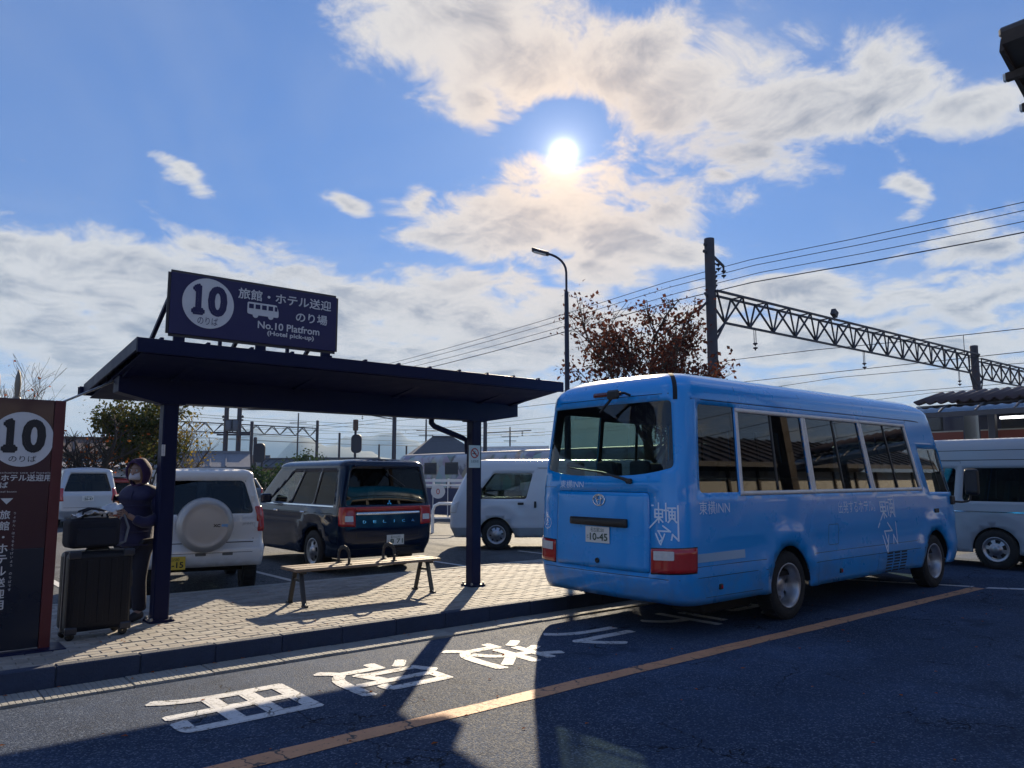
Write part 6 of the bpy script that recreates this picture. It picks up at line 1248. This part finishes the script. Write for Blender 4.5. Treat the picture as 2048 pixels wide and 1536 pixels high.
# ------------------------------------------------------------------ far buildings, train, barrier
GLZ = mat('far_window', (.03, .04, .06), .15, spec=.6); WALLS = {k: mat('wall_' + k, c, .85, var=(1.5, .25)) for k, c in dict(grey=(.25, .26, .28), cream=(.42, .38, .32), white=(.55, .56, .58), tan=(.36, .28, .20), blue=(.10, .14, .26)).items()}; RF = {k: mat('roof_' + k, c, .6, var=(2, .3), bump=(6, .4)) for k, c in dict(slate=(.06, .065, .08), tin=(.17, .18, .21), brown=(.10, .06, .045), white=(.62, .62, .62)).items()}
def house(label, px, D, w, dpt, h, rz, wall, roof, pitch=.45, hip=False, wins=(), group='houses beyond the railway', over=.45, name='house'):
    o = empty(name, foot(px, D), rz, label, 'building', group); m = MB(); m.box((0, 0, h / 2), (w, dpt, h)); m.build('wall', WALLS[wall], o)
    a, b, t = w / 2 + over, dpt / 2 + over, dpt * pitch; e = .12; rdg = a if not hip else a - b * .8; m = MB()
    top = [(-rdg, 0, h + t), (rdg, 0, h + t)]; bot = [(-a, -b, h), (a, -b, h), (a, b, h), (-a, b, h)]
    m.add(bot + top + [(x, y, z - e) for x, y, z in bot], [(0, 1, 5, 4), (2, 3, 4, 5), (1, 2, 5), (3, 0, 4), (6, 7, 8, 9), (0, 1, 7, 6), (1, 2, 8, 7), (2, 3, 9, 8), (3, 0, 6, 9)]); r_ = m.build('roof', RF[roof], o)
    m = MB(); m.bar((-rdg, 0, h + t + .05), (rdg, 0, h + t + .05), .22, .18); m.build('ridge_cap', RF[roof], r_)
    if D < 90 and not hip:
        for k in range(int(w / .9)):
            x = -a + .5 + k * .9
            if x < a - .2: m = MB(); m.bar((x, -b, h + .03), (x, 0, h + t + .03), .07, .06); m.build('roof_batten', RF[roof], r_)
    for (x, z, ww, hh) in wins: m = MB(); m.box((x, -dpt / 2 - .02, z), (ww, .08, hh)); q = m.build('window', WALLS['white'], o); m = MB(); m.box((x, -dpt / 2 - .065, z), (ww - .16, .02, hh - .16)); m.build('pane', GLZ, q)
    return o
VR = YAW - math.pi / 2
house('low grey house with a corrugated roof behind the white off-roader', 405, 48, 4.6, 4.0, 2.15, VR + .35, 'grey', 'tin', .22, wins=((-1.2, 1.3, .9, .9), (.6, 1.3, .8, 1.4)))
house('small tan shed with flat eaves left of the far gantry pole', 572, 72, 3.6, 3.0, 2.4, VR - .2, 'tan', 'slate', .25, wins=((.3, 1.3, 1.0, 1.0),)); house('grey-roofed long house right of the far gantry pole', 690, 110, 9, 5, 2.6, VR + .1, 'cream', 'slate', .3, wins=((-2.5, 1.4, 1.2, 1.1), (0, 1.4, 1.2, 1.1), (2.5, 1.4, 1.2, 1.1)))
house('old house with a dark hipped tile roof above the decorated train', 885, 88, 6.6, 5.6, 3.7, VR + .25, 'cream', 'slate', .42, True, wins=((-1.6, 2.4, 1.2, 1.0), (1.2, 2.4, 1.4, 1.0)), over=.9); house('low house with a bright roof right of the right post', 1018, 74, 7.0, 5.0, 2.9, VR - .3, 'blue', 'white', .28, wins=((-1.5, 1.5, 1.2, .9), (1.5, 1.5, 1.2, .9)))
house('white shop building behind the leaning tree at far left', 165, 46, 7.0, 5.0, 2.1, VR + .55, 'white', 'tin', .08, wins=((-1.4, 1.4, 1.1, 1.1), (.8, 1.4, 1.1, 1.1))); house('brown-roofed building behind the trees at far left', 185, 62, 8.0, 6.0, 3.4, VR + .5, 'tan', 'brown', .2, wins=((-2, 2, 1.2, 1), (1, 2, 1.2, 1)))
house('distant pale house between the signal and the long pole', 740, 130, 7, 5, 2.8, VR + .2, 'white', 'slate', .3); house('distant small house left of the tiled house', 815, 125, 6, 4, 2.9, VR - .1, 'grey', 'brown', .3); house('distant pale house far left beyond the shop', 300, 95, 8, 5, 3.0, VR + .3, 'white', 'slate', .3); house('distant house behind the twin power poles', 480, 120, 8, 5, 3.2, VR + .15, 'grey', 'slate', .3); house('distant pale house left of the far gantry pole', 540, 140, 7, 5, 3.0, VR, 'white', 'tin', .3)
PIC = bpy.data.materials.new('train_livery'); PIC.use_nodes = True; T = NT(PIC.node_tree); b = PIC.node_tree.nodes['Principled BSDF']; oc = T.node('ShaderNodeTexCoord').outputs['Object']
v1 = T.node('ShaderNodeTexVoronoi'); T.put(v1.inputs['Vector'], oc); v1.inputs['Scale'].default_value = 1.5; hs = T.node('ShaderNodeHueSaturation'); hs.inputs['Saturation'].default_value = .35; hs.inputs['Value'].default_value = .45; T.put(hs.inputs['Color'], v1.outputs['Color']); T.put(b.inputs['Base Color'], T.mix(T.mapr(T.noise(oc, .9, 4), .42, .55), (.40, .42, .47), hs.outputs[0])); b.inputs['Roughness'].default_value = .4
def train(label, x, y0, n, body, top, zt=3.25, L=13.0, stripe=None, wz=2.1, group='trains at the station'):
    for k in range(n):
        o = empty('train_car', (x, y0 + k * (L + .5), 0), R(90), label[k], 'train', group); m = MB(); prof = rounded([(-1.3, .75), (1.3, .75), (1.3, zt - .1), (-1.3, zt - .1)], [.05, .05, .45, .45], 5); m.prism(prof, 0, L, 'X'); m.build('body', body, o)
        m = MB(); m.prism(rounded([(-1.2, zt - .22), (1.2, zt - .22), (.9, zt), (-.9, zt)], .2, 4), .02, L - .02, 'X'); m.build('roof', top, o)
        for i in range(5):
            for s_ in (1, -1): m = MB(); m.box((1.5 + i * 2.5, s_ * 1.302, wz), (1.5, .03, .8), ch=.01); q = m.build('window', TRIM, o); m = MB(); m.box((1.5 + i * 2.5, s_ * 1.32, wz), (1.35, .01, .66)); m.build('pane', GLZ, q)
        if stripe:
            for s_ in (1, -1):
                for (z, h_, mm) in stripe: m = MB(); m.box((L / 2, s_ * 1.304, z), (L - .1, .02, h_)); m.build('stripe', mm, o)
        for xx in (2.2, L - 2.2):
            m = MB(); m.box((xx, 0, .48), (2.2, 2.1, .42), ch=.04); m.build('bogie', UNDER, o)
train(['decorated pale railcar seen left of the right shelter post', 'decorated pale railcar behind the white panel van'][::-1], 31.0, 22.0, 2, PIC, mat('train_roof', (.26, .27, .30), .6), 3.15)
train(['navy and brick-red railcar under the platform roof at the right edge', 'navy and brick-red railcar farther along the platform'], 33.2, -2.0, 2, mat('train_navy', (.012, .018, .06), .3, coat=.4), mat('train_roof', (.26, .27, .30), .6), 4.35, wz=3.72, stripe=((2.9, .75, mat('train_brick', (.26, .055, .035), .4)), (3.30, .05, mat('train_cream', (.5, .48, .42), .5))))
# platform with its tiled canopy on the right
pl = tag(MB().box((29.9, 10, .35), (3.4, 46, .9)).build('platform', CONC_D), kind='structure'); cn = empty('platform_canopy', (0, 0, 0), 0, 'platform canopy with a wavy dark roof and clear awning at the right', 'canopy'); DKR = mat('canopy_roof', (.050, .030, .036), .6, var=(3, .3)); FR = mat('canopy_frame', (.10, .10, .115), .5, .3)
XE, ZE, Y0, Y1 = 28.0, 4.02, -6.0, 11.6
m = MB(); n = 400; V = []
for k in range(n + 1):
    y = Y0 + (Y1 - Y0) * k / n; h = .055 * math.sin(2 * math.pi * y / .36); V += [(XE - .15, y, ZE + .10 + h), (XE + 2.3, y, ZE + .62 + h), (XE + 4.6, y, ZE + .10 + h)]
m.add(V, [(3 * k + j, 3 * k + 3 + j, 3 * k + 4 + j, 3 * k + 1 + j) for k in range(n) for j in (0, 1)], True); ro_ = m.build('corrugated_roof', DKR, cn); solid(ro_, .05, 0)
AWN = glass_mat('awning_sheet', (.62, .66, .70), 1.0)
y = Y0; k = 0
while y < Y1 - .3:
    m = MB(); V = []
    for j in range(7): t = j / 6; V += [(XE - .95 + 1.0 * t, y + .03, ZE - .34 + .30 * math.sin(t * math.pi / 2)), (XE - .95 + 1.0 * t, y + 1.07, ZE - .34 + .30 * math.sin(t * math.pi / 2))]
    m.add(V, [(2 * j, 2 * j + 1, 2 * j + 3, 2 * j + 2) for j in range(6)], True); m.build('awning_panel', AWN, cn); m = MB(); m.tube([(XE - .95 + 1.0 * j / 6, y, ZE - .33 + .30 * math.sin(j / 6 * math.pi / 2)) for j in range(7)], .03, 6); m.build('awning_rib', FR, cn); y += 1.1
m = MB(); m.bar((XE - .98, Y0, ZE - .42), (XE - .98, Y1, ZE - .42), .12, .16); m.build('gutter_beam', FR, cn); m = MB(); m.bar((XE + .1, Y0, ZE - .12), (XE + .1, Y1, ZE - .12), .14, .22); m.build('eave_beam', FR, cn)
for y in (-4.4, 0.4, 5.0, 9.3): m = MB(); m.bar((XE + .15, y, .8), (XE + .15, y, ZE - .1), .22, .22, ch=.02); m.build('column', FR, cn)
m = MB(); m.box((XE + 2.0, 9.0, ZE - .42), (.12, 1.3, .08)); m.build('tube_lamp', mat('lamp_tube', (.9, .9, .9), .3, emit=(1, 1, 1, 2.2)), cn)
# low barrier, rail fence, round sign behind the dark minivan
fn = empty('rail_fence', tuple(at(840, 950, 31)) [:2] + (0,), 0, 'white-topped dark fence between the minivan and the white van', 'fence'); e_ = (Vector(foot(960, 29)) - Vector(foot(840, 31)))
for z, h_, mm in ((1.42, .10, mat('fence_white', (.75, .75, .75), .5)), (1.24, .07, mat('fence_white', (.75, .75, .75), .5)), (.62, 1.05, mat('fence_navy', (.02, .03, .09), .6))): m = MB(); m.bar((0, 0, z), e_ + Vector((0, 0, z)), .05, h_); m.build('rail' if h_ < .2 else 'infill_panel', mm, fn)
for k in range(5): m = MB(); m.bar(e_ * (k / 4) + Vector((0, .04, 0)), e_ * (k / 4) + Vector((0, .04, 1.5)), .07, .07); m.build('fence_post', mat('fence_white', (.75, .75, .75), .5), fn)
ub = empty('hoop_barrier', foot(893, 22), 0, 'white tubular hoop barrier right of the dark minivan', 'barrier'); m = MB(); hw_ = .38; a_ = RT; m.tube([-a_ * hw_, -a_ * hw_ + Vector((0, 0, .62)), -a_ * (hw_ - .05) + Vector((0, 0, .76)), -a_ * (hw_ - .18) + Vector((0, 0, .82)), a_ * (hw_ - .18) + Vector((0, 0, .82)), a_ * (hw_ - .05) + Vector((0, 0, .76)), a_ * hw_ + Vector((0, 0, .62)), a_ * hw_], .045, 10); m.build('hoop', mat('fence_white', (.75, .75, .75), .5), ub); m = MB(); m.bar(-a_ * hw_ + Vector((0, 0, .42)), a_ * hw_ + Vector((0, 0, .42)), .05, .05); m.build('mid_rail', mat('fence_white', (.75, .75, .75), .5), ub)
rs = empty('round_sign', foot(877, 28.5), 0, 'small pale round sign on the dark fence', 'sign'); m = MB(); cc = circle(0, 1.05, .26, 24); m.add([tuple(RT * a - FW * .12 + Vector((0, 0, b_))) for a, b_ in cc], [tuple(range(24))]); m.add([tuple(RT * a - FW * .09 + Vector((0, 0, b_))) for a, b_ in cc], [tuple(range(24))]); m.build('plate', PAPER, rs, recalc=False); m = MB(); lettering(m, '0', RT * 0 - FW * .125 + Vector((0, 0, 1.05)), RT, (0, 0, 1), .3); m.build('sign_lettering', PRED, rs, recalc=False)
# ------------------------------------------------------------------ hills
HILL = mat('hill_forest', (.045, .065, .05), .95, var=(.004, .5))
def hills(name, D0, peaks, base, depth, seed):
    r = random.Random(seed); n, mrow = 260, 10; V = []
    for j in range(mrow):
        for i in range(n + 1):
            px = -1300 + 4700 * i / n; h = base + sum(a * math.exp(-((px - c) / w) ** 2) for c, w, a in peaks) + base * .25 * math.sin(px * .021 + seed) + base * .16 * math.sin(px * .063 + 2 * seed) + base * .08 * math.sin(px * .17 + seed) + r.uniform(-.07, .07) * base
            t = j / (mrow - 1); prof = math.sin(t * math.pi) ** .8; D = D0 + depth * (t - .5); p = at(px, 950, D); V.append((p.x, p.y, -5 + h * prof * D0 / 1540.))
    m = MB(); m.add(V, [(j * (n + 1) + i, j * (n + 1) + i + 1, (j + 1) * (n + 1) + i + 1, (j + 1) * (n + 1) + i) for j in range(mrow - 1) for i in range(n)], True); tag(m.build(name, HILL), kind='structure')
hills('hills', 2600, [(432, 55, 38), (600, 42, 44), (670, 60, 30), (735, 40, 28), (840, 60, 16), (200, 90, 24), (1300, 160, 24)], 24, 900, 1.3)
hills('far_hills', 4200, [(520, 120, 52), (760, 130, 46), (980, 90, 22), (300, 110, 44)], 34, 1200, 4.1)
# ------------------------------------------------------------------ the station building across the road and its porch roof
TILE = mat('roof_tile', (.060, .050, .050), .45, var=(4, .3)); PLASTER = mat('plaster', (.60, .58, .54), .9, var=(2, .12)); TIMB = mat('timber_dark', (.045, .028, .020), .7, var=(9, .4))
st_ = empty('station_building', (0, 0, 0), 0, 'low white-walled station building with dark tiled eaves opposite the bus bay', 'building')
YW = -9.0; m = MB(); m.box((18, YW - 2.5, 2.0), (60, 5, 4.0)); m.build('wall', PLASTER, st_); m = MB(); m.box((18, YW + .03, .75), (60, .06, 1.5)); m.build('wainscot', TIMB, st_)
for k in range(26): m = MB(); m.box((-10 + 2.2 * k, YW + .05, 2.0), (.14, .08, 4.0)); m.build('timber_post', TIMB, st_)
for k in range(13): m = MB(); m.box((-8.9 + 4.4 * k, YW + .04, 2.5), (1.5, .06, .9)); q = m.build('window', TIMB, st_); m = MB(); m.box((-8.9 + 4.4 * k, YW + .075, 2.5), (1.3, .02, .72)); m.build('pane', GLZ, q)
m = MB(); m.prism([(YW + .8, 4.05), (YW + .8, 4.25), (YW - 2.5, 6.0), (YW - 5.8, 4.25), (YW - 5.8, 4.05), (YW - 2.5, 5.75)], -12.5, 48.5, 'X'); r_ = m.build('tiled_roof', TILE, st_)
for k in range(60): m = MB(); m.bar((-12 + k, YW + .82, 4.29), (-12 + k, YW - 2.5, 6.04), .12, .07); m.build('tile_row', TILE, r_)
pr = empty('porch_roof', (0, 0, 0), 0, 'dark tiled eave corner jutting in at the top right', 'roof', None)
c0 = at(2006, 72, 9.6); cx, cy, cz = c0
def PR(u, v, w=0.0): return Vector((cx + u, cy - v, cz - .42 * u + w))           # u down the slope (+X), v back along the ridge (-Y)
m = MB(); m.add([PR(-.06, 0), PR(4, 0), PR(4, 7), PR(-.06, 7), PR(-.06, 0, -.16), PR(4, 0, -.16), PR(4, 7, -.16), PR(-.06, 7, -.16)], [(0, 1, 2, 3), (4, 5, 6, 7), (0, 1, 5, 4), (1, 2, 6, 5), (2, 3, 7, 6), (3, 0, 4, 7)]); m.build('deck', TIMB, pr)
for k in range(14): u = .12 + .28 * k; m = MB(); m.tube([PR(u, -.05, .03), PR(u, 7, .03)], .06, 8); m.build('tile_row', TILE, pr)
m = MB(); m.bar(PR(.02, -.04, .05), PR(.02, 7, .05), .14, .13, ch=.03); m.build('ridge', TILE, pr); m = MB(); m.bar(PR(0, -.02, -.12), PR(4, -.02, -.10), .05, .18); m.build('verge_board', TIMB, pr)
for k in range(7): u = .35 + .55 * k; m = MB(); m.bar(PR(u, -.10, -.24), PR(u, 7, -.24), .08, .10); m.build('rafter', TIMB, pr); m = MB(); m.box(PR(u, -.115, -.24), (.07, .03, .09)); m.build('rafter_end', mat('rafter_paint', (.7, .7, .68), .6), pr)
for (u, v) in ((2.2, .8), (2.2, 5.5)): q = PR(u, v, -.36); m = MB(); m.bar((q.x, q.y, 0), q, .22, .22); m.build('column', TIMB, pr)

# ------------------------------------------------------------------ the hazy air
hz = bpy.data.materials.new('haze_air'); hz.use_nodes = True; T = NT(hz.node_tree); hz.node_tree.nodes.clear(); out = T.node('ShaderNodeOutputMaterial'); pv_ = T.node('ShaderNodeVolumePrincipled')
pv_.inputs['Color'].default_value = (.42, .66, 1.0, 1); pv_.inputs['Density'].default_value = .00024; pv_.inputs['Anisotropy'].default_value = .0; T.l.new(pv_.outputs[0], out.inputs['Volume'])
tag(MB().box((2000, 2000, 145), (10400, 10400, 310)).build('haze', hz), kind='stuff')
